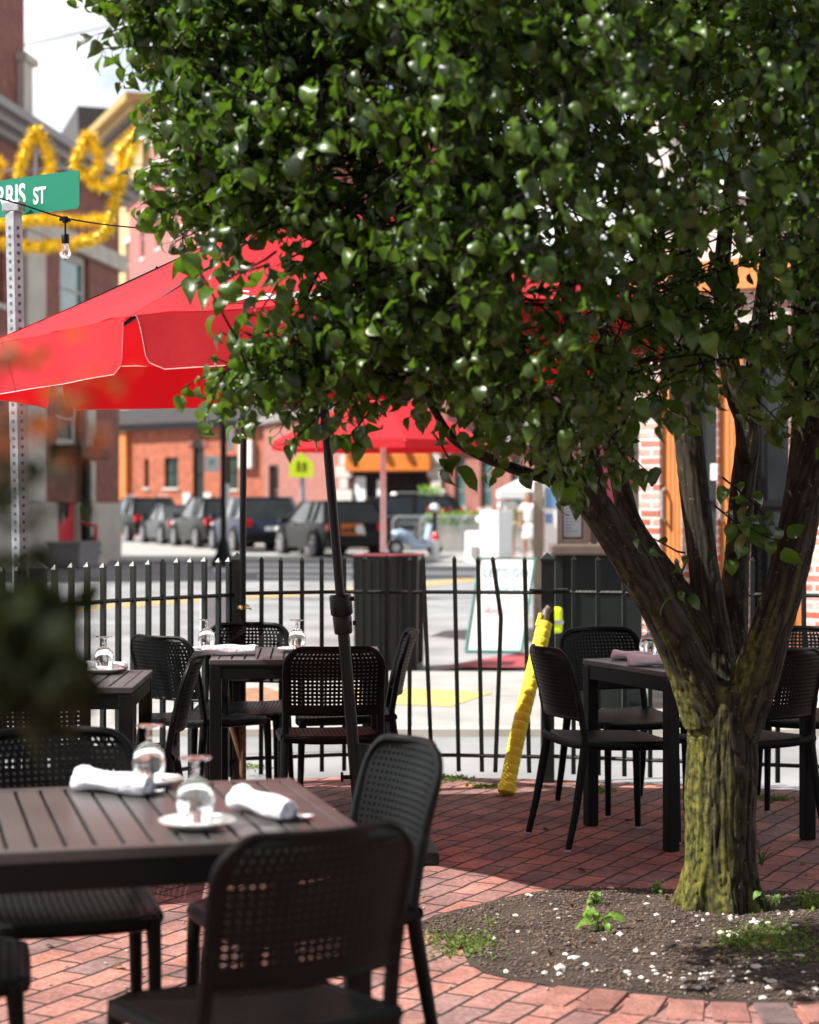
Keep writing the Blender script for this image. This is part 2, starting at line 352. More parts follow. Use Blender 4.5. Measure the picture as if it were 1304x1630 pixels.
# ---------------------------------------------------------------- buildings
class Fac:
    """a facade between two ground points given as (photo column, distance)"""
    def __init__(s, name, label, A, B, dep=6, cat='building'):
        s.A = Vector((X(*A), A[1], 0)); s.B = Vector((X(*B), B[1], 0)); d = s.B - s.A; s.L = d.length; s.d = d.normalized()
        s.rz = math.atan2(d.y, d.x); s.dep = dep; s.o = thing(name, label, cat, s.A, s.rz)
    def u(s, px):
        k = (px - 652) / F; den = s.d.x - k * s.d.y; return (k * s.A.y - s.A.x) / den
    def z(s, px, py):
        t = s.u(px); return H + (YH - py) / F * (s.A.y + s.d.y * t)
    def wall(s, name, m, z0, z1, holes=(), u0=0, u1=None, y=0, dep=None):
        u1 = s.L if u1 is None else u1; dep = s.dep if dep is None else dep
        us = sorted({u0, u1, *[h[0] for h in holes], *[h[2] for h in holes]}); zs = sorted({z0, z1, *[h[1] for h in holes], *[h[3] for h in holes]})
        us = [x for x in us if u0 <= x <= u1]; zs = [x for x in zs if z0 <= x <= z1]
        b = MB()
        for a, c in zip(us, us[1:]):
            for e, g in zip(zs, zs[1:]):
                mu, mz = (a + c) / 2, (e + g) / 2
                if any(h[0] < mu < h[2] and h[1] < mz < h[3] for h in holes): continue
                b.add([(a, y, e), (c, y, e), (c, y, g), (a, y, g)], [(0, 1, 2, 3)])
        for h in holes:
            a, e, c, g = h; q = y + .22
            b.add([(a, y, e), (c, y, e), (c, q, e), (a, q, e), (a, y, g), (c, y, g), (c, q, g), (a, q, g)], [(0, 1, 2, 3), (4, 7, 6, 5), (0, 3, 7, 4), (1, 5, 6, 2), (3, 2, 6, 7)])
        Y = y + dep
        b.add([(u0, y, z0), (u1, y, z0), (u1, Y, z0), (u0, Y, z0), (u0, y, z1), (u1, y, z1), (u1, Y, z1), (u0, Y, z1)], [(0, 3, 7, 4), (1, 5, 6, 2), (3, 2, 6, 7), (4, 7, 6, 5)])
        return b.build(name, m, s.o, fix=False)
    def win(s, h, y=0, frame=None, glass=None, sill=None, lintel=None, bars=1, mull=0, fw=.06, kind='window'):
        a, e, c, g = h; frame = frame or M['white']; q = y + .12
        b = MB(); b.box((a, q, e), (a + fw, q + .06, g)); b.box((c - fw, q, e), (c, q + .06, g)); b.box((a + fw, q + .002, e), (c - fw, q + .06, e + fw)); b.box((a + fw, q + .002, g - fw), (c - fw, q + .06, g))
        for i in range(bars): z = e + (g - e) * (i + 1) / (bars + 1); b.box((a + fw, q + .004, z - .025), (c - fw, q + .055, z + .025))
        for i in range(mull): x = a + (c - a) * (i + 1) / (mull + 1); b.box((x - .02, q + .006, e + fw), (x + .02, q + .05, g - fw))
        f = b.build(kind, frame, s.o)
        p = MB(); p.box((a + .01, q + .03, e + .01), (c - .01, q + .04, g - .01)); p.build('pane', glass or M['dkglass'], f)
        if sill: k = MB(); k.box((a - .08, y - .07, e - .12), (c + .08, y + .05, e)); k.build('sill', sill, f)
        if lintel: k = MB(); k.box((a - .1, y - .06, g), (c + .1, y + .04, g + .3)); k.build('lintel', lintel, f)
        return f
    def bx(s, name, m, a, c, parent=None, ch=0):
        b = MB()
        if ch: b.cbox(a, c, ch)
        else: b.box(a, c)
        return b.build(name, m, parent or s.o)

# --- brick corner building
f = Fac('brick_corner_building', 'dark red brick building with grey cornice, limestone base and a red door', (-190, 33.0), (190, 48.0), 9)
u = f.u
def hw(f, p0, p1, pyt, pyb, pm=None):
    pm = pm or (p0 + p1) / 2
    return (f.u(p0), f.z(pm, pyb), f.u(p1), f.z(pm, pyt))
w1 = hw(f, 96, 142, 402, 520); w2 = (f.u(-22), w1[1], f.u(6), w1[3]); w3 = (f.u(-90), w1[1], f.u(-50), w1[3])
lo = [(f.u(90), 2.0, f.u(127), 4.1), (f.u(18), 2.2, f.u(46), 4.3)]
dr = (f.u(88), .25, f.u(121), 2.25); zc = f.z(100, 250)
zc = 9.25
f.wall('wall', M['brick1'], 1.44, zc, [w1, w2, w3] + [(lo[1][0], 2.0, lo[1][2], 4.1)] + [(lo[0][0], 2.75, lo[0][2], 4.1)])
f.wall('limestone_base', M['stone'], 0, 1.44, [(dr[0], .25, dr[2], 1.44)], y=-.06)
for h in (w1, w2, w3): f.win(h, frame=M['stone'], glass=M['tealglass'], sill=M['stone'], fw=.2, bars=1)
for h in ((lo[0][0], 2.75, lo[0][2], 4.1), (lo[1][0], 2.0, lo[1][2], 4.1)): f.win(h, frame=M['stonew'], glass=M['tealglass'], fw=.16)
f.bx('pilaster', M['stone'], (f.u(34), -.14, 1.45), (f.u(64), 0, 7.3))
f.bx('pilaster', M['stone'], (f.u(133), -.10, 1.45), (f.u(146), 0, 4.1))
f.bx('belt_course', M['stone'], (0, -.16, 7.32), (f.L + .15, 0, 7.72))
c = MB()
for i, (a, z) in enumerate(((.2, 9.0), (.42, 9.16), (.62, 9.34))): c.box((-.1, -a, z), (f.L + a, f.dep * .3, z + .18))
c.build('cornice', M['greycor'], f.o)
f.wall('parapet_tower', M['brick1'], 9.52, 12.7, [], u1=f.u(41), y=.03, dep=7)
b = MB(); b.box((f.u(30), -.12, 9.3), (f.u(44), 1.2, 10.9)); b.box((f.u(30) - .1, -.2, 10.9), (f.u(44) + .15, 1.2, 11.05)); b.build('stone_quoin', M['stone'], f.o)
door = f.bx('door', M['reddoor'], (dr[0], .06, .25), (dr[2], .14, 2.25))
f.bx('door_glass', M['dkglass'], (dr[0] + .35, .04, 1.1), (dr[2] - .45, .06, 2.0), door); f.bx('handle', M['steel'], (dr[0] + .5, -.02, .95), (dr[0] + .56, .04, 1.2), door)
f.bx('awning', M['blackm'], (dr[0] - .25, -.7, 2.45), (dr[2] + .35, .0, 2.75), ch=.04)
b = MB(); b.tube([(f.u(127), -.16, .1), (f.u(127), -.16, 2.7)], .12, 8); b.build('downspout', M['blackm'], f.o)
b = MB(); b.box((dr[0] - .2, -.4, 0), (dr[2] + .3, .04, .22)); b.box((dr[0] - .2, -.7, 0), (dr[2] + .3, -.4, .11)); b.build('door_step', M['stone'], f.o)
b = MB(); b.tube([(dr[2] + .1, -.45, .1), (dr[2] + .1, -.45, .9), (dr[2] + .1, -.1, 1.0)], .05, 6); b.build('handrail', M['reddoor'], f.o)
p = f.A + f.d * f.u(88); nrm = Vector((f.d.y, -f.d.x, 0))
b = MB(); b.cbox((-.75, -.35, 0), (.75, .35, .55), .03); b.box((-.78, -.38, .50), (.78, .38, .58))
o = b.build('utility_box', mat('grey_box', (.16, .15, .155), .6)); o.location = f.A + f.d * (f.u(66)) + nrm * .75; o.rotation_euler.z = f.rz
tag(o, 'low grey utility box beside the steps of the red door', 'utility box')

# --- orange brick hall
f = Fac('orange_brick_hall', 'low orange brick hall with an arched doorway behind the parked cars', (150, 86), (420, 79), 9)
h1 = hw(f, 230, 237, 730, 776); h2 = hw(f, 262, 284, 728, 776); h3 = hw(f, 360, 379, 725, 778); ar = (f.u(307), .4, f.u(325), f.z(316, 712))
zt = f.z(283, 683)
f.wall('wall', M['brick2'], 0, zt, [h1, h2, h3, ar])
for h in (h1, h2, h3): f.win(h, glass=M['grglass'], frame=M['blackm'], sill=M['stone'], mull=1)
b = MB(); cx = (ar[0] + ar[2]) / 2; rr = (ar[2] - ar[0]) / 2
pts = [(cx - rr, ar[3] - .02)] + [(cx + rr * math.cos(t), ar[3] - .02 + rr * math.sin(t)) for t in [math.pi * (1 - i / 12) for i in range(1, 12)]] + [(cx + rr, ar[3] - .02)]
b.prism(pts, -.004, .02); b.build('arch_head', M['dkglass'], f.o)
f.win(ar, glass=M['dkglass'], frame=M['blackm'], bars=2, kind='door')
b = MB()
for i in range(13):
    t0 = math.pi * i / 13; t1 = math.pi * (i + .9) / 13
    b.prism([(cx + r_ * math.cos(t), ar[3] + r_ * math.sin(t)) for r_, t in ((rr, t0), (rr + .28, t0), (rr + .28, t1), (rr, t1))], -.05, -.002)
b.prism([(cx - .16, ar[3] + rr), (cx + .16, ar[3] + rr), (cx + .24, ar[3] + rr + .75), (cx - .24, ar[3] + rr + .75)], -.09, -.055); b.build('arch_trim', M['brick1'], f.o)
b = MB(); b.box((f.u(294), -.1, 0), (f.u(305), 0, 1.9)); b.box((f.u(327), -.1, 0), (f.u(338), 0, 1.9)); b.build('stone_pier', M['stonew'], f.o)
b = MB(); b.box((-.3, -.35, zt), (f.L + .3, 3, zt + .25)); b.box((-.3, -.6, zt + .25), (f.L + .5, 3, zt + .95)); b.build('cornice', M['darkcor'], f.o)
b = MB(); b.box((f.u(188), -.25, 0), (f.u(207), 0, zt)); b.build('pilaster', M['orange'], f.o)
b = MB(); b.box((f.u(388), -.3, f.z(400, 745)), (f.u(408), 0, f.z(400, 700))); b.build('vent_hood', M['stonew'], f.o)

f = Fac('rose_brick_annex', 'rose brick annex behind the yellow school crossing sign', (420, 78), (540, 66), 9)
h = hw(f, 423, 434, 740, 800)
f.wall('wall', M['brick3'], 0, 4.7, [(f.u(428), .3, f.u(444), 3.0)]); f.win((f.u(428), .3, f.u(444), 3.0), glass=M['dkglass'], frame=M['blackm'], kind='door')
f.bx('cornice', M['greycor'], (-.05, -.2, 4.7), (f.L, 2, 5.0))

# --- restaurant
f = Fac('corner_restaurant', 'restaurant with stone quoins and a plain orange signboard over a dark shopfront', (540, 61.5), (712, 60), 9)
sh = (f.u(562), .35, f.u(682), f.z(620, 752)); zt = 4.6
f.wall('wall', M['brick3'], 0, zt + 3, [sh])
for px0, px1 in ((536, 562), (682, 710)):
    b = MB()
    for i in range(11):
        e = .2 if i % 2 else 0
        b.cbox((f.u(px0) + e * .7, -.1, .38 * i), (f.u(px1) - e * .7, -.004, .38 * i + .35), .02)
    b.build('quoin_column', M['stonew'], f.o)
f.bx('signboard', M['osign'], (f.u(555), -.3, f.z(620, 750)), (f.u(690), -.11, f.z(620, 722)), ch=.02)
sf = f.win(sh, glass=M['dkglass'], frame=M['blackm'], bars=1, mull=4, kind='shopfront')
for a_, e_, c_, g_ in ((565, 1.2, 581, 2.3), (600, 1.5, 612, 2.2), (628, .9, 640, 1.05), (624, 1.25, 640, 1.33)):
    b = MB(); b.box((f.u(a_), .02, e_), (f.u(c_), .09, g_)); b.build('window_notice', M['paper'], f.o)
b = MB()
for px in (560, 617, 652, 688): b.lathe([(0, -.14), (.1, -.1), (.14, 0), (.1, .1), (0, .14)], 10, (f.u(px), -.45, f.z(620, 717)))
b.build('globe_lamp', M['lamp'], f.o)
b = MB()
for px in (560, 617, 652, 688): b.tube([(f.u(px), -.45, f.z(620, 714)), (f.u(px), -.45, f.z(620, 706)), (f.u(px), 0, f.z(620, 706))], .03, 6)
b.build('lamp_bracket', M['blackm'], f.o)

# --- brick hall with tall windows
f = Fac('tall_window_brick_hall', 'rose brick hall with tall narrow windows behind the flower planter', (712, 60), (900, 57), 9)
hs = [hw(f, a, b_, 728, 808) for a, b_ in ((723, 741), (765, 783), (813, 830), (858, 874))]
f.wall('wall', M['brick3'], 0, f.z(800, 708), hs)
for h in hs: f.win(h, frame=M['greycor'], glass=M['tealglass'], bars=2, fw=.07, sill=M['stone'])
f.bx('cornice', M['greycor'], (0, -.3, f.z(800, 708)), (f.L, 2, f.z(800, 703)))
b = MB(); zz = f.z(800, 703); b.prism([(f.u(790), zz), (f.u(880), zz), (f.u(862), zz + 1.0), (f.u(815), zz + 1.0)], .3, 5); b.build('slate_roof', M['greycor'], f.o)

# --- pale pink tower beyond
f = Fac('pale_pink_tower', 'pale pink apartment tower with rows of windows rising behind the brick hall', (700, 92), (840, 88), 10)
hs = [(f.u(px), z, f.u(px) + .9, z + 1.3) for px in (712, 742, 757, 790, 815) for z in (1.8, 3.9, 6.0, 8.1)]
f.wall('wall', M['brick4'], 0, 11, hs)
for h in hs: f.win(h, frame=M['white'], glass=M['grglass'], sill=M['white'], lintel=M['white'])
f.bx('cornice', M['palest'], (-.2, -.4, 11), (f.L + .2, 3, 11.6))

# --- yellow building, slate roofed building, pink building up the side street
f = Fac('cream_stucco_building', 'cream stucco building with bracketed cornice above the tinsel crown', (124, 140), (226, 119), 12)
zc = f.z(222, 196)
hs = [(f.u(px), z, f.u(px) + 1.3, z + 2.9) for px in (148, 162, 174, 200) for z in (zc - 5.2, zc - 10, zc - 15)]
f.wall('wall', M['cream'], 0, zc, hs)
for h in hs: f.win(h, frame=M['stonew'], glass=M['dkglass'], lintel=M['white'])
c = MB()
for a, z in ((.35, zc), (.8, zc + .45), (1.3, zc + 1.0)): c.box((-.6, -a, z), (f.L + a, f.dep, z + .5))
c.build('cornice', mat('ochre_cornice', (.42, .28, .10), .7), f.o)
c = MB()
for i in range(24): c.box((i * f.L / 24, -.72, zc + .02), (i * f.L / 24 + .35, -.36, zc + .44))
c.build('cornice_brackets', M['darkcor'], f.o)
f = Fac('slate_roofed_house', 'far brick house with dark slate roof between the brick corner and the cream building', (66, 160), (134, 143), 12)
zc = f.z(100, 262)
f.wall('wall', M['brick3'], 0, zc, [])
b = MB(); b.prism([(-.5, zc), (f.L + .5, zc), (f.L, zc + 3.0), (.5, zc + .8)], -.5, 8); b.build('slate_roof', M['darkcor'], f.o)
b = MB()
for i in range(9): b.box((i * f.L / 9, -.75, zc - 1), (i * f.L / 9 + .5, -.02, zc - .1))
b.build('cornice_brackets', M['greycor'], f.o)
f = Fac('pink_stucco_building', 'pink stucco building with pale window lintels above the big red parasol', (206, 118), (430, 86), 10)
zc = f.z(250, 290)
hs = [(f.u(px), z, f.u(px) + 1.25, z + 2.5) for px in (224, 249, 276, 312, 345) for z in (zc - 3.9, zc - 8.4)]
f.wall('wall', M['pinkst'], 0, zc, hs)
for h in hs: f.win(h, frame=M['stonew'], glass=M['dkglass'], sill=M['white'], lintel=M['white'])
b = MB()
for a, z in ((.25, zc), (.6, zc + .35)): b.box((-.3, -a, z), (f.L + .3, 5, z + .4))
b.build('cornice', M['palest'], f.o)
f.wall('attic', M['brick4'], zc + .75, zc + 4.5, [], u0=.5, y=1.2, dep=4)

# --- orange door restaurant close on the other side of the fence
f = Fac('orange_door_restaurant', 'restaurant with orange wooden door panels, dark glass and whitewashed brick piers', (1000, 14.2), (1560, 12.6), 5)
zt = 2.95
gl = [(f.u(1086), .12, f.u(1141), zt - .25), (f.u(1183), .12, f.u(1256), zt - .25)]
f.wall('wall', M['brick5'], 0, zt, gl + [(f.u(1050), .05, f.u(1085), zt - .25), (f.u(1142), .05, f.u(1182), zt - .25), (f.u(1257), .05, f.u(1283), zt - .25)])
for h in gl: f.win(h, frame=M['blackm'], glass=M['dkglass'], bars=1, fw=.03)
for a, c_ in ((1050, 1085), (1142, 1182), (1257, 1283)):
    b = MB(); n_ = 5; u0, u1 = f.u(a), f.u(c_)
    for i in range(n_): b.cbox((u0 + (u1 - u0) * i / n_, .04, .05), (u0 + (u1 - u0) * (i + 1) / n_ - .004, .10, zt - .25), .003)
    dd = b.build('door', M['orange'], f.o); k = MB(); k.tube([(u0 + .03, .03, 1.28), (u0 + .03, -.02, 1.3), (u0 + .03, -.02, 1.5), (u0 + .03, .03, 1.52)], .012, 6); k.build('handle', M['steel'], dd)
b = MB(); b.box((f.u(1121), .10, 1.58), (f.u(1136), .118, 1.70)); b.build('window_notice', M['paper'], f.o)
f.bx('timber_fascia', M['orange'], (0, -.12, zt), (f.L, 1, zt + .22))
hs = [(f.u(px), 3.75, f.u(px) + .55, 5.0) for px in (1060, 1180, 1300, 1420)]
f.wall('upper_wall', M['palest'], zt + .22, 6.6, hs, y=.05, dep=4.9)
for h in hs: f.win(h, y=.05, frame=M['white'], glass=M['grglass'], sill=M['white'], lintel=M['white'])
f.bx('cornice', M['white'], (-.1, -.2, 6.6), (f.L, 2, 6.9))
f.bx('doorstep', M['stonew'], (-.1, -.5, -.01), (f.L, -.005, .10))

# --- menu kiosk
kx = (X(884, 12.9) + X(1020, 12.9)) / 2; kw = X(1020, 12.9) - X(884, 12.9)
t = thing('menu_kiosk', 'black podium carrying brown framed menu cases in front of the brick pier', 'kiosk', (kx, 13.0, 0), R(-3))
b = MB(); b.cbox((-kw/2 + .04, -.3, .0), (kw/2, .3, 1.06), .01); b.box((-kw/2, -.34, 0), (-kw/2 + .05, .34, 1.06)); b.build('podium', M['kiosk'], t)
b = MB(); b.cbox((-kw/2 - .03, -.38, 1.06), (kw/2 + .03, .36, 1.13), .015); b.build('ledge', M['brownf'], t)
def case(x0, x1, z0, z1, m, name):
    b = MB(); w_ = .035
    b.box((x0, -.12, z0), (x0 + w_, .0, z1)); b.box((x1 - w_, -.12, z0), (x1, .0, z1)); b.box((x0 + w_, -.118, z0), (x1 - w_, 0, z0 + w_)); b.box((x0 + w_, -.118, z1 - w_), (x1 - w_, 0, z1)); b.box((x0 + w_, -.02, z0 + w_), (x1 - w_, -.002, z1 - w_))
    c = b.build('menu_case', M['brownf'], t); p = MB(); p.box((x0 + w_ + .01, -.04, z0 + w_ + .01), (x1 - w_ - .01, -.025, z1 - w_ - .01)); p.build(name, m, c)
    if m is M['paper']:
        l = MB()
        for i in range(14): l.box((x0 + .06, -.0425, z1 - .12 - i * .022), (x1 - .06 - (i * 37 % 5) * .012, -.041, z1 - .115 - i * .022))
        l.build('menu_lines', M['blue'], c)
case(-kw/2 + .02, -.06, 1.13, 1.62, M['paper'], 'menu'); case(-.04, kw/2 - .01, 1.33, 2.0, M['rose'], 'poster')
b = MB(); b.box((-.04, -.1, 1.13), (-.0, -.02, 1.33)); b.box((kw/2 - .05, -.1, 1.13), (kw/2 - .01, -.02, 1.33)); b.build('case_support', M['brownf'], t)
# neon vest bag hanging on the podium side
b = MB(); b.cbox((-.04, -.07, 0), (.04, .05, .17), .02); b.mi = 0
o = b.build('safety_vest', M['neon']); o.location = (X(887, 12.4), 12.5, .55); tag(o, 'neon yellow safety vest hanging beside the black podium', 'vest')
k = MB(); k.box((-.045, -.075, .06), (.045, -.071, .085)); k.build('reflective_stripe', M['steel'], o)

# --- wooden post sign board
t = thing('post_menu_board', 'pale menu board fixed to a weathered wooden post', 'sign', (X(857, 20), 20, 0))
b = MB(); b.cbox((-.05, -.05, 0), (.05, .05, 1.65), .008); b.build('post', M['wood'], t)
b = MB(); b.cbox((.06, -.02, .88), (.22, .02, 1.62), .008); bd = b.build('board', M['paper'], t)
b = MB(); b.box((.075, -.024, 1.36), (.205, -.021, 1.58)); b.box((.075, -.024, 1.2), (.15, -.021, 1.3)); b.build('picture', M['blue'], bd)
b = MB(); b.box((-.06, -.08, .3), (.06, -.05, .34)); b.tube([(.14, 0, 0), (.14, 0, .9)], .02, 6); b.build('support', M['greycor'], t)
# ================================================================ STREET OBJECTS
# --- vehicles
def make_car(name, label, px, py, rz, L, W, Ht, col, suv=True, rack=False):
    g = G(px, py); t = thing(name, label, 'car', (g.x, g.y, 0), rz, 'cars parked along the far kerb')
    paint = mat('car_paint', col, .35, var=.02, coat=.1, spec=.2)
    if suv: top = [(.5, .40, .62), (.485, .55, .8), (.30, .60, .96), (.20, .62, 1), (-.30, .63, 1), (-.47, .62, .95), (-.5, .50, .86), (-.5, .3, .8)]
    else: top = [(.5, .40, .6), (.485, .50, .78), (.27, .60, .96), (.18, .62, 1), (-.30, .66, 1), (-.44, .66, .92), (-.5, .55, .8), (-.5, .35, .75)]
    b = MB(); rings = []
    for tx, tz, tw in top:
        x = tx * L; w_ = W / 2 * tw; z1 = tz * Ht; z0 = .16 * Ht if abs(tx) < .47 else .2 * Ht
        rings.append([(x, -w_ * .96, z0), (x, -w_, z0 + (z1 - z0) * .45), (x, -w_ * .97, z1 - .05), (x, -w_ * .86, z1), (x, w_ * .86, z1), (x, w_ * .97, z1 - .05), (x, w_, z0 + (z1 - z0) * .45), (x, w_ * .96, z0)])
    vs = [v for r in rings for v in r]; fs = []
    for i in range(len(rings) - 1):
        for j in range(8): fs.append((i*8 + j, i*8 + (j+1) % 8, (i+1)*8 + (j+1) % 8, (i+1)*8 + j))
    fs += [tuple(range(7, -1, -1)), tuple((len(rings)-1)*8 + j for j in range(8))]
    b.add(vs, fs); b.build('body', paint, t, smooth=True)
    cab = [(.235, .60), (.05, .985), (-.36, .99), (-.475, .61)] if suv else [(.19, .61), (.02, .985), (-.16, .985), (-.40, .64)]
    z0 = cab[0][1] * Ht; b = MB()
    lo, hi = W / 2 * .93, W / 2 * .74
    vs = []
    for s_ in (-1, 1):
        for i, (tx, tz) in enumerate(cab): vs.append((tx * L, s_ * (lo if i in (0, 3) else hi), tz * Ht))
    b.add(vs, [(0, 1, 2, 3), (7, 6, 5, 4), (0, 4, 5, 1), (1, 5, 6, 2), (2, 6, 7, 3)]); b.build('windows', M['dkglass'], t)
    b = MB(); b.cbox((cab[2][0] * L - .05, -hi - .02, .965 * Ht), (cab[1][0] * L + .06, hi + .02, 1.0 * Ht), .02)
    b.build('roof', paint, t, smooth=True)
    for s_ in (-1, 1):
        b = MB(); q = lambda tx, tz, w_: (tx * L, s_ * (w_ + .012), tz * Ht)
        b.tube([q(*cab[0], lo), q(*cab[1], hi)], .035, 6); b.tube([q(*cab[3], lo), q(*cab[2], hi)], .05, 6)
        m_ = (cab[1][0] + cab[2][0]) / 2; b.tube([q(m_, cab[0][1], lo), q(m_, .98, hi)], .04, 6)
        if suv: b.tube([q(cab[2][0] + .1, cab[0][1], lo), q(cab[2][0] + .08, .98, hi)], .04, 6)
        b.build('pillars', paint, t); b = MB()
        b.box((cab[0][0] * L - .15, s_ * W * .5 - .02 if s_ > 0 else -W * .5 - .16, .60 * Ht), (cab[0][0] * L + .02, W * .5 + .16 if s_ > 0 else -W * .5 + .02, .68 * Ht))
        b.build('door_mirror', paint, t)
    b = MB()
    for s_ in (-1, 1):
        for tx in (.08, -.2): b.box((tx * L - .1, s_ * (W/2 + .012) - .012, .56 * Ht), (tx * L + .08, s_ * (W/2 + .012) + .012, .575 * Ht))
        b.box((-.42 * L, s_ * (lo + .005) - .01, .615 * Ht), (.2 * L, s_ * (lo + .005) + .01, .63 * Ht))
    b.build('chrome_trim', M['rim'], t)
    for tx in (.31, -.31):
        for s_ in (-1, 1):
            c = (tx * L, s_ * (W / 2 - .1), .34); wh = MB()
            vs = []; r_ = .34
            wh.tube([(c[0], c[1] - .11, c[2]), (c[0], c[1] + .125 * s_ + (.0 if s_ > 0 else 0), c[2])] if s_ > 0 else [(c[0], c[1] + .11, c[2]), (c[0], c[1] - .125, c[2])], r_, 20)
            wo = wh.build('wheel', M['tyre'], t, smooth=True)
            rm = MB(); y0 = c[1] + s_ * .126
            rm.tube([(c[0], y0, c[2]), (c[0], y0 + s_ * .012, c[2])], .08, 10)
            for k in range(5):
                a = k * 2 * math.pi / 5 + .3; rm.tube([(c[0], y0 + s_ * .006, c[2]), (c[0] + math.cos(a) * .22, y0 + s_ * .006, c[2] + math.sin(a) * .22)], .03, 6)
            rg = []
            for k in range(21): a = k * 2 * math.pi / 20; rg.append((c[0] + math.cos(a) * .235, y0 + s_ * .004, c[2] + math.sin(a) * .235))
            rm.tube(rg, .018, 6, cap=False); rm.build('rim', M['rim'], wo)
            ac = MB(); pts = []
            for k in range(13): a = math.pi * k / 12; pts.append((c[0] + math.cos(a) * .4, s_ * (W / 2 - .005), c[2] + .02 + math.sin(a) * .4))
            ac.tube(pts, .035, 6); ac.build('wheel_arch', M['blackm'], t)
    for s_ in (-1, 1):
        b = MB(); b.cbox((.455 * L, s_ * W * .36 - .14, .44 * Ht), (.497 * L, s_ * W * .36 + .14, .52 * Ht), .02); b.build('headlight', M['lamp'], t)
        b = MB(); b.cbox((-.508 * L, s_ * W * .375 - .13, .47 * Ht), (-.47 * L, s_ * W * .375 + .16, .60 * Ht), .02); b.build('tail_light', M['tail'], t)
    b = MB(); b.box((-.512 * L, -.19, .40 * Ht), (-.50 * L, .19, .47 * Ht)); b.build('number_plate', M['paper'], t)
    b = MB(); b.cbox((-.515 * L, -W * .44, .2 * Ht), (-.47 * L, W * .44, .34 * Ht), .03); b.cbox((.47 * L, -W * .4, .2 * Ht), (.51 * L, W * .4, .32 * Ht), .03); b.build('bumper', M['blackm'], t)
    if rack:
        b = MB()
        for s_ in (-1, 1): b.tube([(cab[1][0] * L - .3, s_ * hi * .9, Ht + .01), (cab[1][0] * L - .4, s_ * hi * .9, Ht + .07), (cab[2][0] * L + .2, s_ * hi * .9, Ht + .07), (cab[2][0] * L + .1, s_ * hi * .9, Ht + .01)], .025, 6)
        b.build('roof_rails', M['rim'], t)
    return t
BK = (.005, .005, .006)
def D2y(d): return YH + H * F / d
make_car('parked_car', 'black tall wagon at the kerb end, half hidden by the brick corner', 226, D2y(71.8), R(112), 4.6, 1.85, 1.66, BK, True, True)
make_car('parked_car', 'dark grey saloon, second car from the brick corner', 281, D2y(66.6), R(111), 4.5, 1.8, 1.4, (.055, .06, .065), False)
make_car('parked_car', 'black car just behind the dark blue one in the kerb row', 338, D2y(61.5), R(111), 4.6, 1.85, 1.62, (.01, .012, .012), True)
make_car('parked_car', 'dark blue sport utility car showing its tail lights and plate beyond the tied light pole', 404, D2y(56.5), R(108), 4.6, 1.9, 1.62, (.025, .032, .06), True)
cr = make_car('parked_car', 'black crossover with an orange sign on its tail, behind the leaning parasol pole', 523.6, D2y(51.3), R(112), 4.5, 1.85, 1.50, BK, True)
b = MB(); b.box((-.515 * 4.5 - .03, -.12, .60), (-.515 * 4.5 - .005, .50, .90)); o = b.build('tail_sign', M['osign'], cr)
b = MB(); b.tube([(-.515 * 4.5 - .03, -.02, .75), (-.515 * 4.5 - .045, -.02, .75)], .12, 20); b.build('sign_disc', M['white'], o)
text('lettering', 'unk', .26, M['blackm'], o, (-.515 * 4.5 - .034, .27, .745), (R(90), 0, R(-90)), bold=.008)
make_car('parked_car', 'long black wagon with chrome roof rails before the restaurant shopfront', 622, D2y(57.5), R(176), 4.9, 1.95, 1.68, (.010, .010, .010), True, True)

# --- people
def skin_mesh(name, chains, m, parent, sub=2):
    """chains: list of lists of (pos, radius); a shared position joins chains"""
    vs = []; rs = []; es = []; idx = {}
    for ch in chains:
        prev = None
        for p, r in ch:
            k = tuple(round(c, 4) for c in p)
            if k not in idx: idx[k] = len(vs); vs.append(k); rs.append(r)
            i = idx[k]
            if prev is not None and prev != i: es.append((prev, i))
            prev = i
    me = bpy.data.meshes.new(name); me.from_pydata(vs, es, []); me.materials.append(m)
    o = bpy.data.objects.new(name, me); COL.objects.link(o)
    md = o.modifiers.new('s', 'SKIN'); md.use_smooth_shade = True
    sv = me.skin_vertices[0].data if me.skin_vertices else None
    if sv is None:
        bm = bmesh.new(); bm.from_mesh(me); bm.verts.layers.skin.verify(); bm.to_mesh(me); bm.free(); sv = me.skin_vertices[0].data
    for i, r in enumerate(rs):
        rr = r if isinstance(r, tuple) else (r, r); sv[i].radius = rr; sv[i].use_root = (i == 0)
    o.modifiers.new('u', 'SUBSURF').levels = sub; o.modifiers['u'].render_levels = sub
    bake(o); o.parent = parent; return o
def hand(base, dr, side):
    """palm + five fingers as chains"""
    b = Vector(base); d = Vector(dr).normalized(); s = Vector(side).normalized(); ch = []
    pc = b + d * .05; ch.append([(b, (.024, .018)), (pc, (.034, .016))])
    for k, ln in enumerate((.062, .072, .067, .052)):
        r0 = pc + d * .03 + s * (-.027 + k * .018); n_ = d.cross(s) * .012
        ch.append([(pc, (.034, .016)), (r0, .0095), (r0 + d * ln * .5 + n_ * .4, .0088), (r0 + d * ln + n_, .0075)])
    q = b + d * .025 - s * .03; ch.append([(b, (.024, .018)), (q, .011), (q + d * .035 - s * .018, .009)]); return ch
